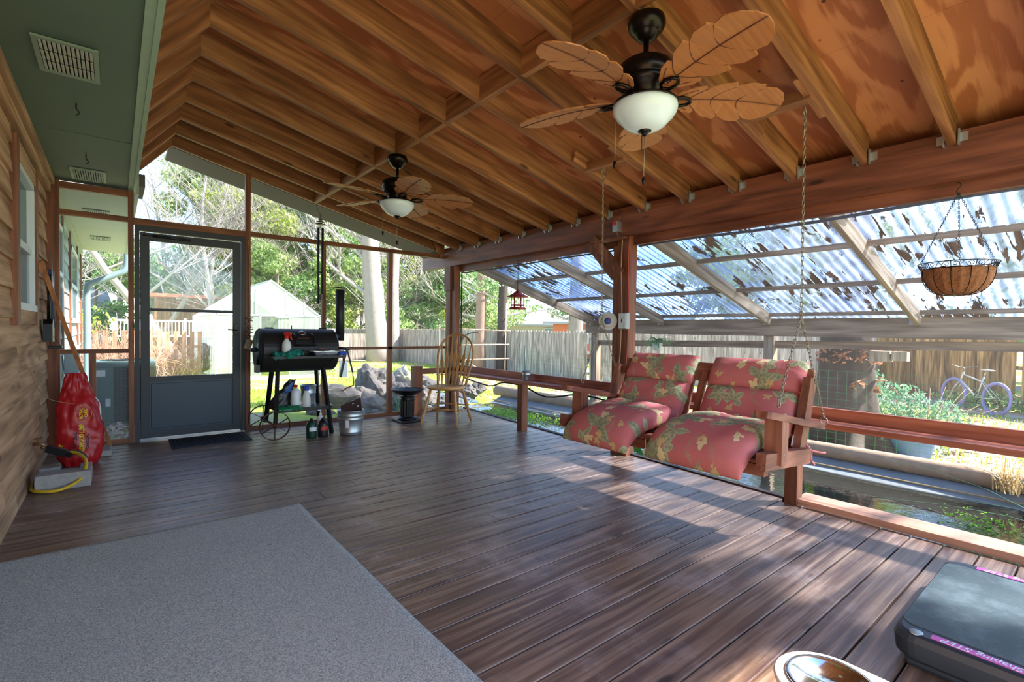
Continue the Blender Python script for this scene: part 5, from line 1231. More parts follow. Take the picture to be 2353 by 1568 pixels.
m = MB(); m.box(X0+.025, X0+.058, Yb+.1, Yt-.11, .128, .1295, .5); m.build('pink_band', 'step_pink', es); m = MB(); m.box(X1-.058, X1-.025, Yb+.1, Yt-.11, .128, .1295, .5); m.build('pink_band', 'step_pink', es)
for x in (X0+.0415, X1-.0415):
    text('Body Shaping STEP', .040, 'label_white', es, (x, Yt-.28, .1300), (0, 0, PI/2), 'lettering', .0003, .92, 'CENTER', .2)
m = MB(); ring(m, (.02, -.10, .1318), .055, .004, 'z', 24); m.v = [(x*1.0, (y+.10)*1.5-.10, z) for x, y, z in m.v]; m.build('printed_ring', 'label_white', es)
for y in (Yt-.17, Yb+.17):
    m = MB(); m.box(X0+.03, X1-.03, y-.13, y+.13, .001, .04, b=.012); m.build('riser_block', 'step_side', es)
m = MB(); m.lathe([(0, 0), (.022, 0), (.02, .004), (0, .005)], (X0+.035, Yt-.07, .124), 16); m.build('corner_button', 'elec_grey', es)
fs_ = empty('dog_bowl_stand', (1.665, .53, 0), 0, 'cream oval pet feeder holding a steel bowl at the bottom edge', 'pet bowl')
def caps(r_, L=.33, n=20, c=(0, 0)):
    P_ = []
    for k in range(n+1): a = PI*k/n; P_.append((r_*math.cos(a)+c[0], r_*math.sin(a)+c[1]))
    for k in range(n+1): a = PI+PI*k/n; P_.append((r_*math.cos(a)+c[0], r_*math.sin(a)-L+c[1]))
    return P_
def bowlhole(mb, r0, r1):
    pass
m = MB(); lv = [(.150, .001), (.150, .02), (.145, .05), (.140, .10), (.150, .112), (.152, .120), (.148, .127), (.140, .130)]
P0 = [caps(q) for q, _ in lv]; n = len(P0[0]); vs_ = [(x, y, z) for P_, (_, z) in zip(P0, lv) for x, y in P_]
m.add(vs_, [(l*n+k, l*n+(k+1) % n, (l+1)*n+(k+1) % n, (l+1)*n+k) for l in range(len(lv)-1) for k in range(n)], .5, True)
# flat top with two round holes, triangulated with bmesh
bm = bmesh.new(); loops = []
def addloop(P_):
    vv = [bm.verts.new((x, y, .130)) for x, y in P_]; return [bm.edges.new((vv[i], vv[(i+1) % len(vv)])) for i in range(len(vv))]
el = addloop([p for i, p in enumerate(caps(.140))])+addloop([(.113*math.cos(2*PI*k/36), .113*math.sin(2*PI*k/36)) for k in range(36)])+addloop([(.113*math.cos(2*PI*k/36), .113*math.sin(2*PI*k/36)-.33) for k in range(36)])
bmesh.ops.triangle_fill(bm, edges=el, use_beauty=True); bm.verts.index_update()
m.add([v_.co.copy() for v_ in bm.verts], [[q.index for q in f_.verts] for f_ in bm.faces], .5); bm.free()
m.build('stand', 'cream_plastic', fs_)
for y in (0, -.33):
    bo = empty('steel_bowl', (1.665, .53+y, .0), 0, 'shiny steel bowl '+('nearest the deck middle' if y == 0 else 'at the far side')+' in the cream pet feeder', 'bowl')
    m = MB(); m.lathe([(.120, .132), (.119, .137), (.108, .137), (.100, .125), (.096, .09), (.088, .06), (.07, .05), (0, .047), (0, .044), (.074, .046), (.092, .058), (.101, .09), (.105, .125), (.111, .130), (.120, .130)], (0, 0, 0), 48); m.build('bowl_body', 'steel', bo)
# ---------------- outside: utilities ----------------
ac = empty('air_conditioner', (.10, 8.35, gz(.1, 8.3)), 0, 'grey green outdoor air conditioning unit beyond the screen', 'air conditioner')
m = MB(); m.box(-.33, .33, -.33, .33, 0, .07, b=.01); m.box(-.32, .32, -.32, .32, .76, .84, b=.02); m.box(-.32, -.12, -.325, -.05, .06, .77, b=.01); [m.box(sx*.31-.012, sx*.31+.012, sy*.31-.012, sy*.31+.012, .05, .77) for sx in (-1, 1) for sy in (-1, 1)]; m.build('cabinet', 'ac_green', ac)
m = MB(); m.box(-.30, .30, -.30, .30, .06, .77); m.build('coil', 'ac_coil', ac)
m = MB()
for k in range(22): z = .09+k*.031; m.box(-.11, .30, -.322, -.312, z, z+.007); m.box(.312, .322, -.30, .30, z, z+.007)
for k in range(10): x = -.11+.045*k; m.box(x, x+.004, -.324, -.318, .07, .77)
m.build('guard_louvres', 'ac_dark', ac)
m = MB()
for q in (.05, .10, .15, .20, .25): ring(m, (0, 0, .848), q, .003, 'z', 28)
for k in range(10): a = k*PI/5; m.tube([(.04*math.cos(a), .04*math.sin(a), .85), (.26*math.cos(a), .26*math.sin(a), .848)], .003, 5)
m.build('fan_guard', 'black_metal', ac)
m = MB(); m.box(-.29, -.2, -.3275, -.326, .66, .74, .5); m.box(-.20, -.15, -.3275, -.326, .28, .38, .5); m.build('rating_label', 'label_white', ac)
eb = empty('electrical_box', (XL+.10, 7.9, .72), 0, 'grey electrical box on the pale house wall outside', 'electrical box')
m = MB(); m.box(-.07, .06, -.12, .12, -.14, .14, b=.01); m.build('box_body', 'elec_grey', eb)
m = MB(); m.tube([(0, 0, -.14), (0, 0, -.75)], .02, 8); m.build('conduit', 'elec_grey', eb)
ds_ = empty('downspout', (XL+.12, 11.8, -.3), 0, 'grey blue rain downspout bending from the soffit to the house corner', 'downspout')
m = MB(); m.tube(smooth_path([(.55, 0, 2.95), (.55, 0, 2.62), (.50, 0, 2.48), (.38, 0, 2.40), (.16, 0, 2.28), (.02, 0, 2.20), (-.02, 0, 2.08), (-.02, 0, 1.5), (-.02, 0, 0)], 4), .055, 12); m.build('pipe', 'spout_grey', ds_)
m = MB(); m.box(.02, .12, 6.26, 6.9, 2.62, 2.74); m.v = [(x+.12, y, z-.05) for x, y, z in m.v]; o = m.build('rain_gutter', 'bark_dark'); tag(o, 'short dark rain gutter end visible past the post beside the ridge', 'gutter')
# ---------------- greenhouse ----------------
gh = empty('greenhouse', (4.2, 18.5, -.55), 0, 'pale translucent greenhouse with a pitched roof in the back yard', 'greenhouse')
GW, GE, GR, GL = 1.67, 2.12, 3.32, 6.0
def fbar(mb, a, b, t=.05): mb.bar(a, b, t, t, (0, 1, 0) if abs((V(b)-V(a)).normalized().y) < .9 else (0, 0, 1))
def frame_gable(y, nm):
    m = MB()
    for a, b in (((-GW, y, 0), (-GW, y, GE)), ((GW, y, 0), (GW, y, GE)), ((-GW, y, GE), (GW, y, GE)), ((-GW, y, GE), (0, y, GR)), ((GW, y, GE), (0, y, GR)), ((-.5, y, GE), (-.5, y, GR-.36)), ((.48, y, GE), (.48, y, GR-.34)), ((1.1, y, GE), (1.1, y, GR-.80)), ((-1.1, y, GE), (-1.1, y, GR-.80)),
                 ((-1.25, y, 0), (-1.25, y, GE)), ((-.35, y, 0), (-.35, y, GE)), ((.6, y, 0), (.6, y, GE)), ((1.5, y, 0), (1.5, y, GE)), ((-GW, y, .02), (-.35, y, .02)), ((-1.25, y, .55), (-.35, y, .55)), ((-1.25, y, 1.0), (-.35, y, 1.0)), ((-1.25, y, 1.45), (-.35, y, 1.45)), ((.6, y, 1.0), (1.5, y, 1.0))):
        fbar(m, a, b, .045)
    m.build(nm, 'window_white', gh)
frame_gable(0, 'front_frame')
m = MB()
for s in (-1, 1):
    for k in range(11):
        y = k*GL/10; fbar(m, (s*GW, y, 0), (s*GW, y, GE), .03); fbar(m, (s*GW, y, GE), (0, y, GR), .03)
    for z in (.03, 1.0, GE): fbar(m, (s*GW, 0, z), (s*GW, GL, z), .04)
fbar(m, (0, 0, GR), (0, GL, GR), .05); m.build('side_frame', 'window_white', gh)
def panel(pts, nm): MB().add(pts, [tuple(range(len(pts)))], .5).build(nm, 'polycarbonate', gh)
for s in (-1, 1):
    panel([(s*GW, 0, 0), (s*GW, GL, 0), (s*GW, GL, GE), (s*GW, 0, GE)], 'side_panel'); panel([(s*GW*1.02, -.05, GE-.02), (s*GW*1.02, GL, GE-.02), (0, GL, GR+.02), (0, -.05, GR+.02)], 'roof_panel')
panel([(-GW, 0, 0), (-.35, 0, 0), (-.35, 0, GE), (-GW, 0, GE)], 'front_panel'); panel([(.6, 0, 0), (GW, 0, 0), (GW, 0, GE), (.6, 0, GE)], 'front_panel'); panel([(-GW, 0, GE), (GW, 0, GE), (0, 0, GR)], 'gable_panel'); panel([(-GW, GL, 0), (GW, GL, 0), (GW, GL, GE), (0, GL, GR), (-GW, GL, GE)], 'back_panel')
m = MB(); m.box(-1.2, 1.4, -1.2, -.05, -.02, .03); o = m.build('concrete_path', 'concrete'); o.location = (4.2, 18.5, -.55); tag(o, 'pale concrete pad before the greenhouse entrance', 'path')
def frond_plant(name, loc, n, L, mat, label, cat, seed, wd=.04, droop=.7, up=.9, leaflet=False):
    e = empty(name, loc, 0, label, cat); m = MB(); rr = random.Random(seed)
    for k in range(n):
        a = 2*PI*k/n+rr.uniform(-.3, .3); l = L*rr.uniform(.6, 1.15); u_ = up*rr.uniform(.6, 1.2); pts = []
        N = 9
        for j in range(N+1):
            t = j/N; q = l*t*(.45+.4*t); z = l*u_*t-l*droop*t*t; pts.append(V((q*math.cos(a), q*math.sin(a), z)))
        if leaflet:
            m.tube(pts, .006, 4)
            for j in range(2, N+1):
                for s in (-1, 1):
                    for sub in (0, .5):
                        p = pts[j-1].lerp(pts[j], sub); d = (pts[j]-pts[j-1]).normalized(); sd = d.cross(V((0, 0, 1))).normalized()*s
                        t = (j-1+sub)/N; ll = wd*4*math.sin(min(1, t*1.05)*PI*.9+.25); tip = p+(sd*.8+d*.6-V((0, 0, .25)))*max(ll, .02)
                        m.add([p, p.lerp(tip, .5)+d*wd*.22, tip, p.lerp(tip, .5)-d*wd*.22], [(0, 1, 2, 3)], rr.random())
        else:
            sd = V((-math.sin(a), math.cos(a), 0)); vs_ = []
            for j, p in enumerate(pts): w_ = wd*math.sin(min(1, .12+j/N*.9)*PI)**.7*.5+.002; vs_ += [p-sd*w_+V((0, 0, w_*.3)), p, p+sd*w_+V((0, 0, w_*.3))]
            m.add(vs_, [(3*j+q, 3*j+q+1, 3*j+q+4, 3*j+q+3) for j in range(N) for q in (0, 1)], rr.random())
    m.build('leaves', mat, e); return e
for x, y, s_, l_ in ((4.55, 19.2, 1, 'yellow green palm inside the greenhouse doorway, left of the other'), (4.0, 20.2, 2, 'yellow green palm farther back inside the greenhouse')):
    q = frond_plant('greenhouse_plant', (x, y, .25), 14, .75, 'leaf_yellow', l_, 'plant', s_, .05, .6, 1.1, True)
    m = MB(); m.tube([(0, 0, -.8), (0, 0, .0)], .05, 8); m.build('stem', 'twig_brown', q)
hr = empty('garden_hose', (2.45, 19.3, .55), 0, 'coiled grey garden hose hanging by the greenhouse side', 'hose')
m = MB(); rr = random.Random(1)
for k in range(7):
    pts = []
    for j in range(20): a = 2*PI*j/20; pts.append((rr.uniform(-.01, .01)-.03*k, (.10+.012*k)*math.cos(a)*1.4, -.42+(.42+.01*k)*math.sin(a)))
    m.tube(pts, .014, 6, closed=True)
m.build('hose_coil', 'cord_black', hr)
m = MB(); m.box(-.06, .08, -.08, .10, -.03, .16, b=.02); m.tube([(0, 0, 0), (0, 0, -1.1)], .03, 6); m.build('hose_post', 'window_white', hr)
# ---------------- fences ----------------
def picket_fence(name, pts, zt, mat, label, pw=.14, gap=.006, seed=1, dog=True, rails=(.3, 1.0, 1.55), kick=False, th=.02, hv=.02, base=-.02):
    e = empty(name, (pts[0][0], pts[0][1], gz(*pts[0])), 0, label, 'fence'); O = V(e.location); rr = random.Random(seed); n = 0; m = MB()
    for i in range(len(pts)-1):
        a, b = V((*pts[i], 0)), V((*pts[i+1], 0)); L = (b-a).length; d = (b-a).normalized(); nn = V((-d.y, d.x, 0)); k = int(L/(pw+gap))
        for j in range(k):
            c = a+d*((j+.5)*(pw+gap)); z0 = gz(c.x, c.y)+base; z1 = z0+zt+rr.uniform(-hv, hv); o_ = nn*rr.uniform(-.004, .004); h = pw/2
            pr = [(-h, z0), (h, z0), (h, z1-.05), (h*.5, z1), (-h*.5, z1), (-h, z1-.05)] if dog else [(-h, z0), (h, z0), (h, z1), (-h, z1)]
            P_ = [c+d*x+o_+V((0, 0, z)) for x, z in pr]; q = len(P_); P2 = [p+nn*th for p in P_]
            m.add([p-O for p in P_+P2], [tuple(range(q)), tuple(range(2*q-1, q-1, -1))]+[(t, t+q, (t+1) % q+q, (t+1) % q) for t in range(q)], rr.random()); n += 1
    m.build('pickets', mat, e)
    m = MB()
    for i in range(len(pts)-1):
        a, b = V((*pts[i], 0)), V((*pts[i+1], 0)); d = (b-a).normalized(); nn = V((-d.y, d.x, 0))
        for z in rails: m.bar(V((a.x, a.y, gz(a.x, a.y)+z))-nn*.02-O, V((b.x, b.y, gz(b.x, b.y)+z))-nn*.02-O, .04, .09)
    m.build('rails', mat, e); return e
picket_fence('privacy_fence', [(11.6, 25.9), (6.0, 26.6)], 1.72, 'fence_grey', 'bleached grey board fence behind the greenhouse and big pale trunk', .145, .008, 1)
picket_fence('privacy_fence', [(18.6, 4.9), (12.3, 11.3), (11.75, 25.9)], 1.74, 'fence_grey', 'dog-eared grey fence with tree shadows beyond the pond', .145, .006, 2)
picket_fence('privacy_fence', [(14.6, -1.2), (16.3, 1.6), (19.4, 5.2)], 1.9, 'fence_brown', 'brown and yellow stained fence behind the leaning bicycle', .16, .006, 3, False)
m = MB(); m.bar((14.3, -.9, -.42), (18.4, 4.9, -.42), .05, .14); o = m.build('fence_kickboard', 'fence_red'); o.location = (0, 0, 0); tag(o, 'long reddish board along the foot of the brown fence', 'board')
picket_fence('shadowbox_fence', [(2.6, 21.8), (-3.2, 21.8)], 1.55, 'fence_red', 'reddish brown gapped picket fence left of the greenhouse', .14, .11, 4, False, (.3, .95))
m = MB(); m.box(3.2, 12.2, 24.9, 25.05, .88, 1.12); [m.box(x, x+.12, 24.92, 25.04, -.6, .9) for x in (4.5, 8.0, 11.9)]; o = m.build('horizontal_beam', 'fence_grey'); tag(o, 'long horizontal timber rail crossing before the grey back fence', 'rail')
# white deck railing and play shed beyond the picket fence
wrl = empty('white_railing', (1.2, 27, .6), 0, 'white baluster railing seen over the picket fence', 'railing')
m = MB(); m.box(-1.3, 2.6, 0, .05, .74, .82); m.box(-1.3, 2.6, 0, .05, .06, .12)
for k in range(30): m.box(-1.3+.13*k, -1.26+.13*k, 0, .04, .1, .76)
for k in range(4): m.box(-1.32+1.28*k, -1.22+1.28*k, -.02, .07, -1.1, .9)
m.build('balusters', 'white_paint', wrl)
pk = empty('play_shed', (3.2, 33, -.55), 0, 'small wooden play shed with a flat roof far behind the railing', 'shed')
m = MB(); m.box(-1.5, 2.0, 0, .1, 0, 3.2); [m.box(x, x+.12, -.9, -.8, 0, 3.3) for x in (-1.6, 0.1, 1.9)]; m.build('shed_wall', 'fence_brown', pk)
m = MB(); m.box(-1.9, 2.3, -1.2, .5, 3.25, 3.42); m.build('shed_roof', 'brick_orange', pk)
# distant houses
def house(name, loc, rz, w_, d_, h_, rh, wallm, roofm, label, over=.5):
    e = empty(name, loc, rz, label, 'house'); m = MB(); m.box(-w_/2, w_/2, -d_/2, d_/2, 0, h_, .5); m.add([(-w_/2, -d_/2, h_), (-w_/2, d_/2, h_), (-w_/2, 0, h_+rh*.96), (w_/2, -d_/2, h_), (w_/2, d_/2, h_), (w_/2, 0, h_+rh*.96)], [(0, 1, 2), (3, 5, 4)], .5); m.build('wall', wallm, e)
    m = MB(); W_ = w_/2+over; D_ = d_/2+over; z0 = h_-rh*over/(d_/2)
    for s in (-1, 1): m.add([(-W_, s*D_, z0), (W_, s*D_, z0), (W_, 0, h_+rh), (-W_, 0, h_+rh), (-W_, s*D_, z0+.15), (W_, s*D_, z0+.15), (W_, 0, h_+rh+.15), (-W_, 0, h_+rh+.15)], [(0, 3, 2, 1), (4, 5, 6, 7), (0, 1, 5, 4), (2, 3, 7, 6), (0, 4, 7, 3), (1, 2, 6, 5)], .5)
    m.build('roof', roofm, e)
    for x in (-w_*.28, w_*.1):
        m = MB(); m.box(x-.7, x+.7, -d_/2-.04, -d_/2+.02, h_*.42, h_*.82); f = m.build('window', 'window_white', e); m = MB(); m.box(x-.6, x+.6, -d_/2-.06, -d_/2-.03, h_*.46, h_*.78); m.build('pane', 'window_glass', f)
    return e
house('neighbour_house', (27.5, 30, -.5), math.radians(-52), 13, 8, 2.3, 2.6, 'wall_far', 'roof_white', 'neighbour house with a pale grey roof behind the back fence')
house('neighbour_house', (24.6, 19.8, -.5), math.radians(-66), 7.5, 4, 2.15, .25, 'brick_orange', 'roof_white', 'low neighbour building with an orange brick wall behind the fence')
house('neighbour_house', (-5.5, 47, -.5), math.radians(8), 9, 8, 2.4, 1.9, 'wall_far', 'roof_white', 'distant white roofed house seen past the downspout')
# ---------------- pond timbers, rocks ----------------
tl = MB(); tl.tube([(6.33, -1.3, -.145), (6.30, .5, -.14), (6.33, 2.3, -.15), (6.36, 4.6, -.15)], [.085, .09, .085, .08], 12); o = tl.build('edging_log', 'timber_log'); tag(o, 'long weathered edging timber along the far side of the pond, near half', 'timber')
tl = MB(); tl.tube([(6.46, 4.7, -.13), (6.42, 6.5, -.13), (6.34, 8.4, -.12)], [.10, .11, .10], 12); o = tl.build('edging_log', 'timber_log'); tag(o, 'thick weathered log edging the far end of the pond beyond the short post', 'timber')
tl = MB(); tl.tube([(7.1, 3.6, -.28), (6.9, 6.2, -.24), (7.0, 8.4, -.25)], [.07, .07, .06], 10); o = tl.build('edging_log', 'timber_log'); tag(o, 'thinner log lying behind the thick edging log', 'timber')
def rock(loc, s, seed, mat='rock', label=None, name='boulder', group=None):
    bm = bmesh.new(); bmesh.ops.create_icosphere(bm, subdivisions=4, radius=1); o_ = V((seed*3.1, seed*1.7, seed))
    for v_ in bm.verts:
        c = v_.co.copy(); n_ = noise.noise(c*1.1+o_)*.45+noise.noise(c*2.6+o_)*.22+noise.noise(c*5+o_)*.12+noise.noise(c*12+o_)*.06
        c *= 1+n_; v_.co = V((c.x*s[0], c.y*s[1], c.z*s[2]))
    me = bpy.data.meshes.new(name); bm.to_mesh(me); bm.free(); me.materials.append(M[mat]); me.polygons.foreach_set('use_smooth', [False]*len(me.polygons))
    o = bpy.data.objects.new(name, me); COL.objects.link(o); o.location = loc; o.rotation_euler = (0, 0, seed*1.3); tag(o, label, 'rock', group); return o
G_ = 'boulders piled round the waterfall'
rock((3.72, 8.7, .12), (.42, .34, .36), 1, label='big rough grey boulder topping the waterfall rock pile', group=G_)
rock((2.75, 8.3, -.02), (.42, .30, .22), 2, label='wide low boulder at the left end of the rock pile behind the grill', group=G_)
rock((3.15, 7.5, -.08), (.30, .24, .20), 3, label='grey boulder in the front of the pile just past the screen, behind the bucket', group=G_)
rock((4.05, 8.6, -.02), (.20, .20, .20), 4, label='egg-shaped boulder leaning on the right side of the tallest boulder', group=G_)
rock((5.0, 10.2, .10), (.22, .2, .2), 5, 'rock_white', 'small round white boulder at the back right of the pile', group=G_)
rock((3.65, 7.5, .0), (.34, .26, .26), 6, label='pale angular boulder at the front centre of the pile', group=G_)
rock((4.15, 7.6, -.05), (.26, .24, .2), 7, label='dark grey boulder right of centre beside the tall rail stud', group=G_)
for k, (x, y, z, s) in enumerate(((3.0, 7.0, -.16, .16), (3.5, 6.9, -.15, .15), (2.4, 7.6, -.14, .2), (3.3, 8.2, .0, .22), (3.9, 7.1, -.16, .14), (4.4, 8.1, -.08, .18), (4.5, 9.1, -.02, .25), (5.3, 9.3, -.08, .22), (5.7, 8.6, -.15, .22), (5.2, 8.3, -.2, .18), (2.9, 8.9, .02, .24), (4.8, 7.9, -.22, .16), (5.9, 9.4, -.1, .2), (2.2, 8.2, -.1, .15), (6.2, 8.9, -.12, .18), (4.6, 10.1, .02, .25), (5.5, 10.2, -.05, .22))):
    rock((x, y, z), (s, s*.85, s*.75), 20+k, label='smaller grey stone in the waterfall rock pile', name='stone', group='small stones in the waterfall rock pile')
rock((4.55, -.10, -.24), (.42, .30, .16), 51, 'rock', 'mossy flat rock in the pond at the lower right', group='rocks at the near end of the pond')
rock((5.1, -.05, -.22), (.22, .3, .2), 52, 'rock', 'brown rock at the right frame edge by the pond plank', group='rocks at the near end of the pond')
rock((6.15, .15, -.15), (.26, .24, .16), 53, 'rock_white', 'tan rock at the far bank near the end of the edging timber', group='rocks at the near end of the pond')
m = MB()
for k in range(4):
    z = -.02-.07*k
    m.grid(lambda u, v, k=k, z=z: (4.5+.9*u, 9.0-.45*k-.42*v, z+.03*noise.noise(V((u*6, v*5, k)))-.05*v*v), 16, 10)
o = m.build('waterfall', 'pond_water'); tag(o, 'dark stepped water cascading between the rocks', 'waterfall')
# ---------------- plants ----------------
def reeds(name, loc, n, h, mat, label, seed, spread=.1, lean=.35, wd=.006):
    m = MB(); rr = random.Random(seed)
    for _ in range(n):
        a = rr.uniform(0, 2*PI); q = rr.uniform(0, spread); b = V((q*math.cos(a), q*math.sin(a), 0)); l = h*rr.uniform(.6, 1.2); a2 = rr.uniform(0, 2*PI); le = rr.uniform(.1, lean)*l; pts = []
        for j in range(6): t = j/5; pts.append(b+V((math.cos(a2)*le*t*t*1.6, math.sin(a2)*le*t*t*1.6, l*t*(1-.25*t*le/l*2))))
        sd = V((-math.sin(a2), math.cos(a2), 0)); vs_ = []
        for j, p in enumerate(pts): w_ = wd*(1-j/5.5); vs_ += [p-sd*w_, p+sd*w_]
        m.add(vs_, [(2*j, 2*j+1, 2*j+3, 2*j+2) for j in range(5)], rr.random())
    o = m.build(name, mat); o.location = loc; tag(o, label, 'plant'); return o
reeds('iris_leaves', (3.30, 6.75, -.12), 40, .42, 'leaf_blue', 'blue green iris leaves against the screen left of the tall stud', 1, .16, .3)
reeds('iris_leaves', (3.62, 6.62, -.12), 30, .34, 'leaf_palm', 'green blade leaves outside between the stud and bird bath', 2, .12, .3)
reeds('dead_reeds', (6.15, .62, -.2), 60, .42, 'reed', 'dead tan reeds drooping over the edging timber', 3, .14, .9)
reeds('dead_reeds', (5.9, -.12, -.25), 70, .5, 'reed', 'dense dead reed clump at the right frame edge', 4, .18, .9)
reeds('green_reeds', (5.0, .1, -.32), 16, .75, 'leaf_palm', 'long arching green blades over the near pond', 5, .1, 1.5, .009)
frond_plant('tree_fern', (7.6, 5.9, gz(7.6, 5.9)), 11, 1.0, 'leaf_palm', 'arching green palm fronds left of the tall post by the grey fence', 'plant', 7, .07, .75, 1.25, True)
frond_plant('sago_palm', (8.3, 7.6, gz(8.3, 7.6)), 12, .8, 'leaf_blue', 'blue green spiky palm further left by the grey fence', 'plant', 8, .06, .45, 1.2, True)
frond_plant('broadleaf_plant', (5.95, 4.55, -.32), 13, .55, 'leaf_bright', 'bright green broadleaf plant behind the far swing arm', 'plant', 9, .16, .55, 1.1)
sp3_ = frond_plant('hanging_spider_plant', (6.25, 4.35, 1.0), 40, .34, 'leaf_palm', 'green spiky plant hanging beside the tall post under the lean-to', 'plant', 10, .022, .9, .9)
m = MB(); m.lathe([(0, -.10), (.06, -.10), (.075, .01), (.07, .01), (.055, -.09), (0, -.09)], (0, 0, 0), 14); m.tube([(0, 0, -.1), (0, 0, -.3)], .01, 5); m.build('pot', 'white_plastic', sp3_)
bp = empty('blue_planter', (8.6, 1.9, gz(8.6, 1.9)), 0, 'wide faded blue planter tub behind the pond timber', 'planter')
m = MB(); m.lathe([(0, .02), (.24, .0), (.26, .02), (.335, .34), (.345, .37), (.325, .37), (.30, .3), (0, .28)], (0, 0, 0), 32); m.build('tub', 'blue_pot', bp)
m = MB(); m.lathe([(0, .29), (.30, .30)], (0, 0, 0), 24); m.build('soil', 'pot_soil', bp)
m = MB(); m.lathe([(.328, .34), (.348, .36), (.345, .385), (.322, .385)], (0, 0, 0), 32); m.build('rim_band', 'reed', bp)
# foliage helper
def foliage_mesh(name, mat, blobs, n, size, seed, asp=.55):
    m = MB(); rr = random.Random(seed); tot = sum(b[1][0]*b[1][1]*b[1][2] for b in blobs)
    for c, r_ in blobs:
        k = int(n*(r_[0]*r_[1]*r_[2])/tot)
        for _ in range(k):
            d = V((rr.gauss(0, 1), rr.gauss(0, 1), rr.gauss(0, 1))).normalized()*(rr.random()**.45)
            p = V(c)+V((d.x*r_[0], d.y*r_[1], d.z*r_[2])); s = size*rr.uniform(.5, 1.3); R = Euler((rr.uniform(-1.3, 1.3), rr.uniform(-1.3, 1.3), rr.uniform(0, 6.28))).to_matrix()
            m.add([p+R@V(q) for q in ((-s, 0, 0), (0, -s*asp, s*.15), (s, 0, 0), (0, s*asp, s*.15))], [(0, 1, 2, 3)], rr.random())
    return m.mesh(name, M[mat])
def mobj(name, me, parent=None, loc=(0, 0, 0)):
    o = bpy.data.objects.new(name, me); COL.objects.link(o); o.location = loc
    if parent: o.parent = parent
    return o
bs = empty('bush', (9.5, 2.15, gz(9.5, 2.1)), 0, 'hazy green bush between the big trunk and the bicycle', 'bush')
mobj('foliage', foliage_mesh('foliage', 'leaf_blue', [((0, .1, .5), (.5, .5, .5)), ((.2, .5, .8), (.35, .3, .4)), ((0, -.4, .4), (.4, .4, .4))], 2600, .045, 5, .35), bs)
m = MB(); rr = random.Random(3)
for _ in range(22):
    a = rr.uniform(0, 6.28); l = rr.uniform(.5, 1.0); q = rr.uniform(.2, .5); m.tube([(0, -.3, 0), (q*.4*math.cos(a), -.3+q*.4*math.sin(a), l*.5), (q*math.cos(a), -.3+q*math.sin(a)*1.6, l)], [.008, .005, .003], 4)
m.build('stems', 'twig_brown', bs)
bs2 = empty('bush', (16.1, 2.1, -.5), 0, 'low leafy weeds behind the bicycle wheels', 'bush'); mobj('foliage', foliage_mesh('foliage', 'leaf_oak', [((0, 0, .15), (.6, 1.0, .25)), ((-.3, -1.0, .1), (.4, .5, .2))], 900, .05, 6), bs2)
hg = empty('bare_hedge', (.3, 19.8, -.55), 0, 'tangled leafless pinkish hedge before the picket fence', 'hedge')
m = MB(); rr = random.Random(9)
for _ in range(560):
    x = rr.uniform(-3, 2.0); y = rr.uniform(-.5, .6); h = rr.uniform(.8, 2.0)*(1 if x < .8 else .6); p = V((x, y, 0)); pts = [p]
    for j in range(4): p = p+V((rr.gauss(0, .13), rr.gauss(0, .1), h/4)); pts.append(p)
    m.tube(pts, [.011, .009, .007, .005, .003], 3, False)
    for q in range(3):
        b = pts[rr.randint(1, 3)]; m.tube([b, b+V((rr.gauss(0, .22), rr.gauss(0, .15), rr.uniform(.05, .3)))], [.005, .002], 3, False)
m.build('branches', 'twig_brown', hg)
mobj('leaves', foliage_mesh('leaves', 'leaf_yellow', [((-1.3, -.3, 1.9), (1.0, .3, .5)), ((-2.2, 0, 1.5), (.5, .4, .5))], 420, .07, 16), hg)
# wire fence
wf = empty('wire_fence', (6.85, -1.2, gz(6.85, 1)), 0, 'green welded wire fence running behind the pond', 'fence')
m = MB(); Lw = 9.6
for k in range(int(Lw/.10)): m.tube([(0, k*.10, 0), (0, k*.10, 1.18)], .0014, 3, False)
for k in range(16): z = .02+1.16*(k/15)**1.15; m.tube([(0, 0, z), (0, Lw, z)], .0014, 3, False)
m.build('wire_grid', 'green_plastic', wf)
for y in (.6, 3.75, 6.4, 9.3):
    m = MB(); m.tube([(.02, y, -.2), (.02, y, 1.3)], .012, 6); m.build('fence_post', 'chain_dark', wf)
tr_ = empty('garden_trellis', (9.6, 13.2, -.55), math.radians(-30), 'rough bamboo trellis frame before the grey fence', 'trellis')
m = MB()
for a, b in (((-1.6, 0, 0), (-1.6, 0, 1.9)), ((.55, 0, 0), (.58, 0, 2.6)), ((-1.7, 0, 1.75), (.7, 0, 1.7)), ((-1.7, 0, 1.2), (.7, 0, 1.25)), ((-1.7, 0, .7), (.7, 0, .78)), ((-1.7, 0, .25), (.6, 0, .3)), ((-1.3, 0, 1.0), (.1, 0, .2))): m.tube([a, b], .022, 7)
m.build('poles', 'weathered_z', tr_)
m = MB(); m.tube(smooth_path([(-1.2, -.1, .9), (-.95, -.1, 1.2), (-.8, -.1, 1.5), (-.55, -.1, 1.62), (-.3, -.1, 1.62)]), [.02]*17, 7); m.build('dark_pole', 'cord_black', tr_)
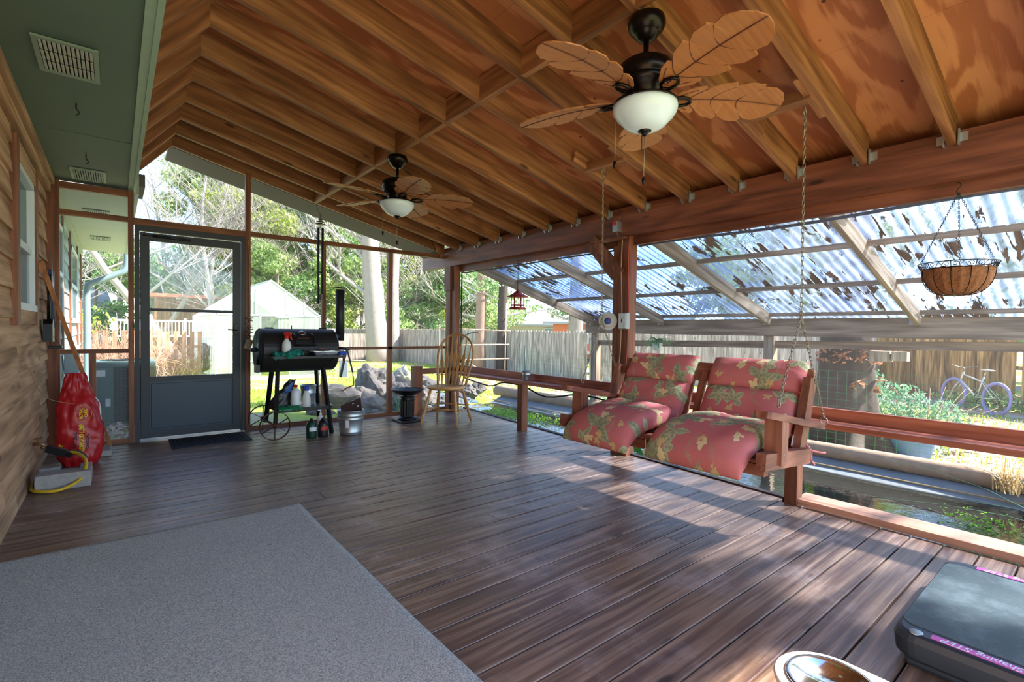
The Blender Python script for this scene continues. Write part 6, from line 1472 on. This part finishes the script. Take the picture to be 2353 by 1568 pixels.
# ---------------- bicycle ----------------
bk_ = empty('bicycle', (15.33, 2.2, -.55), math.atan2(1.02, .97), 'white and purple bicycle leaning by the brown fence', 'bicycle')
bk_.rotation_euler = (math.radians(4), 0, math.atan2(1.02, .97)+0.0)
FW, RW, WR, WZ = .58, -.58, .345, .36
def wheel_(x, nm):
    m = MB(); ring(m, (x, 0, WZ), WR, .028, 'y', 36); wv = m.build(nm, 'bike_tyre', bk_)
    m = MB(); ring(m, (x, 0, WZ), WR-.03, .012, 'y', 32); m.build('rim', 'purple_rim', wv)
    m = MB()
    for k in range(24): a = 2*PI*k/24; m.tube([(x+.02*math.cos(a+.6), .015*(-1)**k, WZ+.02*math.sin(a+.6)), (x+(WR-.03)*math.cos(a), 0, WZ+(WR-.03)*math.sin(a))], .0018, 3, False)
    m.lathe([(.02, -.04), (.02, .04)], (x, 0, WZ), 10, 'y'); m.build('spokes', 'chain_steel', wv)
wheel_(FW, 'front_wheel'); wheel_(RW, 'rear_wheel')
HT, ST, BB, HB = V((.36, 0, .83)), V((-.22, 0, .82)), V((-.08, 0, .33)), V((.40, 0, .68))
m = MB(); m.tube([HT, V((-.19, 0, .70))], .017, 8); m.tube([HB, BB], .02, 8); m.tube([BB, ST], .016, 8); m.tube([HT+V((-.02, 0, .06)), HB+V((.01, 0, -.04))], .02, 8)
for s in (-1, 1): m.tube([BB+V((0, s*.03, 0)), V((RW, s*.06, WZ))], .010, 6); m.tube([V((-.19, s*.02, .70)), V((RW, s*.06, WZ))], .010, 6); m.tube([HB+V((.01, s*.03, -.04)), V((.50, s*.055, .50)), V((FW, s*.055, WZ))], .012, 6)
m.build('frame', 'bike_frame', bk_)
m = MB(); m.tube([ST, ST+V((-.03, 0, .13))], .012, 8); m.build('seat_post', 'steel', bk_)
m = MB(); vs_ = []; 
for x, w_, h in ((-.17, .0, .0), (-.16, .075, .03), (-.05, .07, .035), (.05, .03, .035), (.13, .015, .02), (.14, 0, 0)):
    for k in range(8): a = 2*PI*k/8; vs_.append(ST+V((-.03+x, w_*math.cos(a), .15+h*.6*math.sin(a))))
m.add(vs_, [(l*8+k, l*8+(k+1) % 8, (l+1)*8+(k+1) % 8, (l+1)*8+k) for l in range(5) for k in range(8)], .5, True); m.build('saddle', 'twig', bk_)
m = MB(); m.tube([HT+V((-.02, 0, .06)), HT+V((-.03, 0, .13)), HT+V((.05, 0, .15))], .014, 8); m.tube(smooth_path([HT+V((-.02, -.28, .19)), HT+V((.02, -.2, .18)), HT+V((.05, 0, .15)), HT+V((.02, .2, .18)), HT+V((-.02, .28, .19))]), .012, 8); m.build('handlebar', 'chain_steel', bk_)
m = MB(); ring(m, (-.08, -.05, .33), .085, .006, 'y', 24); m.tube([(-.08, -.06, .33), (.02, -.07, .20)], .009, 6); m.box(-.02, .06, -.12, -.06, .185, .21); m.tube([(-.08, .06, .33), (-.18, .07, .46)], .009, 6); m.build('crankset', 'cord_black', bk_)
m = MB(); ring(m, (RW, -.045, WZ), .05, .006, 'y', 18); m.tube([(-.08, -.05, .415), (RW, -.045, WZ+.05)], .004, 4); m.tube([(-.08, -.05, .245), (RW, -.045, WZ-.05)], .004, 4); m.build('chain', 'cord_black', bk_)
m = MB(); m.box(-.18, .18, -.12, .12, 0, .05); o = m.build('paver', 'concrete'); o.location = (14.75, 1.45, -.55); tag(o, 'pale paver under the rear wheel of the bicycle', 'slab')
# ---------------- trees ----------------
def branch(mb, p, d, L, r_, depth, rr, kink=.25, up=.12, nb=3, minr=.006, sides=6):
    pts = [p]; rs = [r_]; n = 4; q = p; dd = d
    for i in range(n):
        dd = (dd+V((rr.gauss(0, kink), rr.gauss(0, kink), rr.gauss(0, kink)+up))*.45).normalized(); q = q+dd*L/n; pts.append(q); rs.append(max(minr*.7, r_*(1-.5*(i+1)/n)))
    mb.tube(pts, rs, max(3, sides-(0 if depth > 2 else 3)), False)
    if depth <= 0: return
    for k in range(nb+(1 if depth == 1 else 0)):
        t = rr.randint(1, n); ax_ = pts[t]; a = rr.uniform(0, 2*PI); o_ = V((math.cos(a), math.sin(a), rr.uniform(.0, .7))).normalized()
        branch(mb, ax_, (dd*.55+o_*.8).normalized(), L*rr.uniform(.5, .75), max(minr, rs[t]*.62), depth-1, rr, kink, up, nb, minr, sides)
def bare_tree_mesh(name, mat, H, r_, seed, depth=4, lean=.15, forks=3, L0=.4):
    rr = random.Random(seed); m = MB(); d = V((rr.gauss(0, lean), rr.gauss(0, lean), 1)).normalized(); p = V((0, 0, -.2)); pts = [p]; n = 6
    for i in range(n): d = (d+V((rr.gauss(0, .08), rr.gauss(0, .08), .05))).normalized(); p = p+d*H/n; pts.append(p)
    m.tube(pts, [r_*(1-.55*i/n)*(1.25 if i == 0 else 1) for i in range(n+1)], 12, False)
    for i in range(2, n+1):
        for k in range(forks):
            a = rr.uniform(0, 2*PI); branch(m, pts[i], V((math.cos(a), math.sin(a), rr.uniform(.3, 1.1))).normalized(), H*L0*rr.uniform(.6, 1.1), r_*(1-.55*i/n)*.36, depth-1, rr)
    branch(m, pts[-1], d, H*L0, r_*.4, depth-1, rr); return m.mesh(name, M[mat])
bt = [bare_tree_mesh('bare_crown', 'bark_white', 7.5, .12, 3, 4), bare_tree_mesh('bare_crown', 'bark_white', 8.5, .15, 8, 4, .28), bare_tree_mesh('bare_crown', 'twig', 7, .12, 14, 4, .1, 4)]
lf = []
for k, (mat, sd) in enumerate((('leaf_oak', 1), ('leaf_dark', 2), ('leaf_yellow', 3))):
    rr = random.Random(sd); bl = []
    for _ in range(26): a = rr.uniform(0, 6.28); q = rr.uniform(0, 2.6); bl.append(((q*math.cos(a), q*math.sin(a), rr.uniform(-2.8, 2.8)), (rr.uniform(.7, 1.1), rr.uniform(.7, 1.1), rr.uniform(.45, .8))))
    lf.append(foliage_mesh('foliage', mat, bl, 9000, .13, sd+30))
tm = MB(); branch(tm, V((0, 0, -7)), V((0, 0, 1)), 8, .17, 4, random.Random(4), .12, .2, 4, .012); trunkm = tm.mesh('trunk', M['bark_pale'])
def leafy(x, y, zc, k, s, label, group=None, rz=0):
    e = empty('leafy_tree', (x, y, -.5), rz, label, 'tree', group); f = mobj('foliage', lf[k], e, (0, 0, zc+.5)); f.scale = (s, s, s); t_ = mobj('trunk', trunkm, e, (0, 0, zc+.5)); q = (zc+.9)/7; t_.scale = (1, 1, q); return e
def bare(x, y, k, s, label, rz=0, group=None):
    e = empty('bare_tree', (x, y, -.5), rz, label, 'tree', group); t_ = mobj('trunk_and_branches', bt[k], e); t_.scale = (s, s, s); return e
W1 = 'leafy evergreen trees crowding the woods behind the fence'
WL = 'leafy evergreen tree in the crowded woods behind the back fence'
lt_spots = [(3.6, 36, 3.5, 0, 1.2), (6.2, 34, 6.2, 2, 1.1), (9.0, 33, 3.6, 1, 1.2), (11.5, 32.5, 7.2, 0, 1.1), (13.8, 30.5, 3.2, 0, 1.15), (13.2, 35, 8.8, 1, 1.3), (17, 30.5, 5.5, 2, 1.2), (16.4, 27, 2.8, 1, 1.0), (8.5, 38, 8.5, 1, 1.3), (5.5, 40, 9.0, 0, 1.2), (1.8, 39, 2.4, 1, 1.1), (19.5, 33, 8.5, 0, 1.4), (19.8, 27.5, 4.4, 0, 1.0), (6.5, 31.0, 1.2, 1, .9), (11, 29.6, 1.4, 2, .85), (14.4, 27.5, .9, 0, .8), (22, 37, 4, 1, 1.5), (10, 42, 13, 0, 1.5), (16, 40, 12.5, 2, 1.5), (-1, 44, 4, 1, 1.1), (7.5, 30.2, 3.6, 0, .8), (15.6, 33.5, 10.5, 0, 1.2)]
for i, (x, y, z, k, s) in enumerate(lt_spots): leafy(x, y, z, k, s, WL, W1, i*1.7)
W2 = 'bare pale trees of the woods'; B2 = 'bare pale branching tree in the woods behind the greenhouse side'
for i, (x, y, k, s) in enumerate(((4.2, 30.5, 0, 1.15), (7.0, 33.5, 2, 1.2), (1.2, 34, 1, 1.1), (2.6, 41, 2, 1.6), (-1.4, 36, 0, 1.2), (5.0, 44, 1, 1.6), (9.8, 31, 2, .95), (13.2, 28.5, 0, 1.0), (15.5, 28.6, 2, 1.0), (-2.6, 30, 2, 1.0), (0.2, 46, 2, 1.8), (8, 46, 0, 1.9))): bare(x, y, k, s, B2, i*2.1, W2)
bare(2.65, 29.5, 1, 1.3, 'leaning double white trunk seen in the left half of the door glass', 2.4)
bare(4.35, 28.8, 0, 1.2, 'straight white trunk seen mid door glass', .6)
# the big pale trunk and its twin
bt_ = empty('big_pale_tree', (10.35, 24.2, -.55), 0, 'huge smooth pale trunk rising right of the grill chimney', 'tree')
m = MB(); m.tube([(.45, 0, -.2), (.25, 0, .8), (.05, 0, 2.2), (-.15, 0, 4.5), (-.35, 0, 7.5), (-.5, 0, 12), (-.4, 0, 17)], [.85, .62, .52, .47, .42, .36, .26], 20); m.build('trunk', 'bark_pale', bt_)
m = MB(); rr = random.Random(21)
for z, a, L in ((3.4, 3.3, 3.5), (5.0, 3.0, 4.2), (6.5, .2, 3.8), (5.8, 2.7, 3), (8, 1.2, 4), (9.5, 3.6, 5), (11, .5, 5), (12.5, 2.5, 5)): branch(m, V((-.2, 0, z)), V((math.cos(a), .3*math.sin(a), .55)).normalized(), L, .11, 4, rr, .3, .12, 3, .01)
m.build('limbs', 'bark_white', bt_)
bt2 = empty('big_pale_tree', (11.35, 24.0, -.55), 0, 'narrower pale twin trunk just right of the huge one', 'tree')
m = MB(); m.tube([(-.1, 0, -.2), (0, 0, 1), (-.05, 0, 4), (.1, 0, 8), (.3, 0, 13)], [.36, .30, .27, .23, .16], 14); rr = random.Random(5)
for z, a in ((5, 1), (7, 3), (8.5, .3), (10, 2.2)): branch(m, V((.05, 0, z)), V((math.cos(a), .3*math.sin(a), .7)).normalized(), 3, .09, 3, rr, .3, .12)
m.build('trunk', 'bark_pale', bt2)
# right hand trees behind the corner post
for (x, y, r0, mat, l_, sd) in ((11.3, 16.1, .21, 'bark_pink', 'reddish straight trunk just right of the corner post', 3), (12.0, 15.6, .20, 'bark_dark', 'grey trunk with thin branches right of the reddish trunk', 6), (19.5, 18.8, .42, 'bark_pale', 'pale trunk standing before the orange brick wall', 9)):
    e = empty('slim_tree', (x, y, -.55), 0, l_, 'tree'); m = MB(); m.tube([(0, 0, -.2), (0, 0, 1.5), (.06, 0, 4), (-.05, 0, 8), (0, 0, 11)], [r0*1.2, r0, r0*.9, r0*.7, r0*.5], 12); m.build('trunk', mat, e)
    m = MB(); rr = random.Random(sd)
    for z in (2.2, 2.9, 3.4, 4.2, 5, 6, 7, 8): a = rr.uniform(0, 6.28); branch(m, V((0, 0, z)), V((math.cos(a), math.sin(a), .25)).normalized(), 2.4, r0*.16, 3, rr, .25, .02, 3, .006)
    m.build('branches', 'twig', e)
    if mat != 'bark_pink':
        f = mobj('foliage', foliage_mesh('foliage', 'leaf_dark', [((rr.uniform(-1.6, 1.6), rr.uniform(-1.2, 1.2), rr.uniform(2.5, 4.4)), (.6, .6, .25)) for _ in range(9)], 700, .09, sd), e)
# large dark trunk in the yard right of the swing, its crown shades the lean-to
bd = empty('dark_trunk_tree', (8.25, 2.55, -.5), 0, 'massive dark tree trunk behind the right side of the swing', 'tree')
m = MB()
def trk(u, v):
    a = 2*PI*u; z = -.15+5.2*v; fl = .34*math.exp(-max(0, z)*2.6)*(.55+.45*math.cos(a*5+1)); r0 = .345-.012*z+fl; n_ = .025*noise.noise(V((math.cos(a)*3, math.sin(a)*3, z*1.3)))+.012*noise.noise(V((math.cos(a)*12, math.sin(a)*12, z*2)))
    return ((r0+n_)*math.cos(a), (r0+n_)*math.sin(a), z)
m.grid(trk, 56, 60); m.build('trunk', 'bark_dark', bd)
m = MB(); rr = random.Random(12)
for k in range(8): a = k*.8; branch(m, V((0, 0, 4.6+.1*k)), V((math.cos(a), math.sin(a), .7)).normalized(), 3.2, .14, 4, rr, .3, .1, 3, .01)
m.build('limbs', 'bark_dark', bd)
bl = [((rr.uniform(-2.2, 3.2), rr.uniform(-3.0, 4.0), rr.uniform(5.6, 8.2)), (rr.uniform(.6, 1.0), rr.uniform(.6, 1.0), rr.uniform(.3, .5))) for _ in range(34)]
mobj('foliage', foliage_mesh('foliage', 'leaf_oak', bl, 9000, .10, 41), bd)
m = MB(); rr = random.Random(31)
for _ in range(130):
    a = rr.uniform(PI*.75, PI*1.6); z = 1.36+rr.uniform(-.1, .2); p = V((.40*math.cos(a), .40*math.sin(a), z)); s = rr.uniform(.03, .055); R = Euler((rr.uniform(-1, 1), rr.uniform(-1, 1), rr.uniform(0, 6))).to_matrix(); m.add([p+R@V(q) for q in ((-s, 0, 0), (-s*.3, -s*.55, s*.3), (s, 0, s*.1), (-s*.3, s*.55, s*.3))], [(0, 1, 2, 3)], rr.random())
for a, z in ((3.7, .95), (3.9, .98), (4.5, .88), (4.7, 1.02)):
    for q in range(3):
        p = V((.42*math.cos(a), .42*math.sin(a), z+.03*q)); s = .08; R = Euler((rr.uniform(-.6, .6), rr.uniform(-.6, .6), a+q)).to_matrix(); m.add([p+R@V(q2) for q2 in ((-s, 0, 0), (-s*.2, -s*.5, s*.2), (s, 0, s*.1), (-s*.2, s*.5, s*.2))], [(0, 1, 2, 3)], rr.random())
m.build('dead_leaves', 'dry', bd)
m = MB(); m.box(-.42, -.25, -.62, -.40, 1.32, 1.46); m.box(-.42, -.28, -.8, -.64, 1.34, 1.46); m.build('nailed_blocks', 'weathered_z', bd)
# shade trees behind the camera side so that sky light and reflections are not empty
for i, (x, y, z, k, s) in enumerate(((22, -9, 4, 0, 1.5), (27, 0, 5, 1, 1.6), (26, 7.5, 3.2, 2, 1.25), (25, 13, 3.0, 0, 1.1), (29, 11, 5.5, 2, 1.3), (33, 4, 5, 0, 1.4))): leafy(x, y, z, k, s, 'leafy tree standing beyond the brown fence on the right', 'leafy trees beyond the brown fence', i*2.2)
for i, (x, y, k, s) in enumerate(((23, 3.5, 0, .9), (24, 10, 2, 1.0), (22, 15, 1, .9), (28, 6, 1, 1.2), (22.5, -1, 2, .9))): bare(x, y, k, s, 'bare pale tree beyond the brown fence seen through the clear roof sheets', i*2.4, 'bare trees beyond the brown fence')
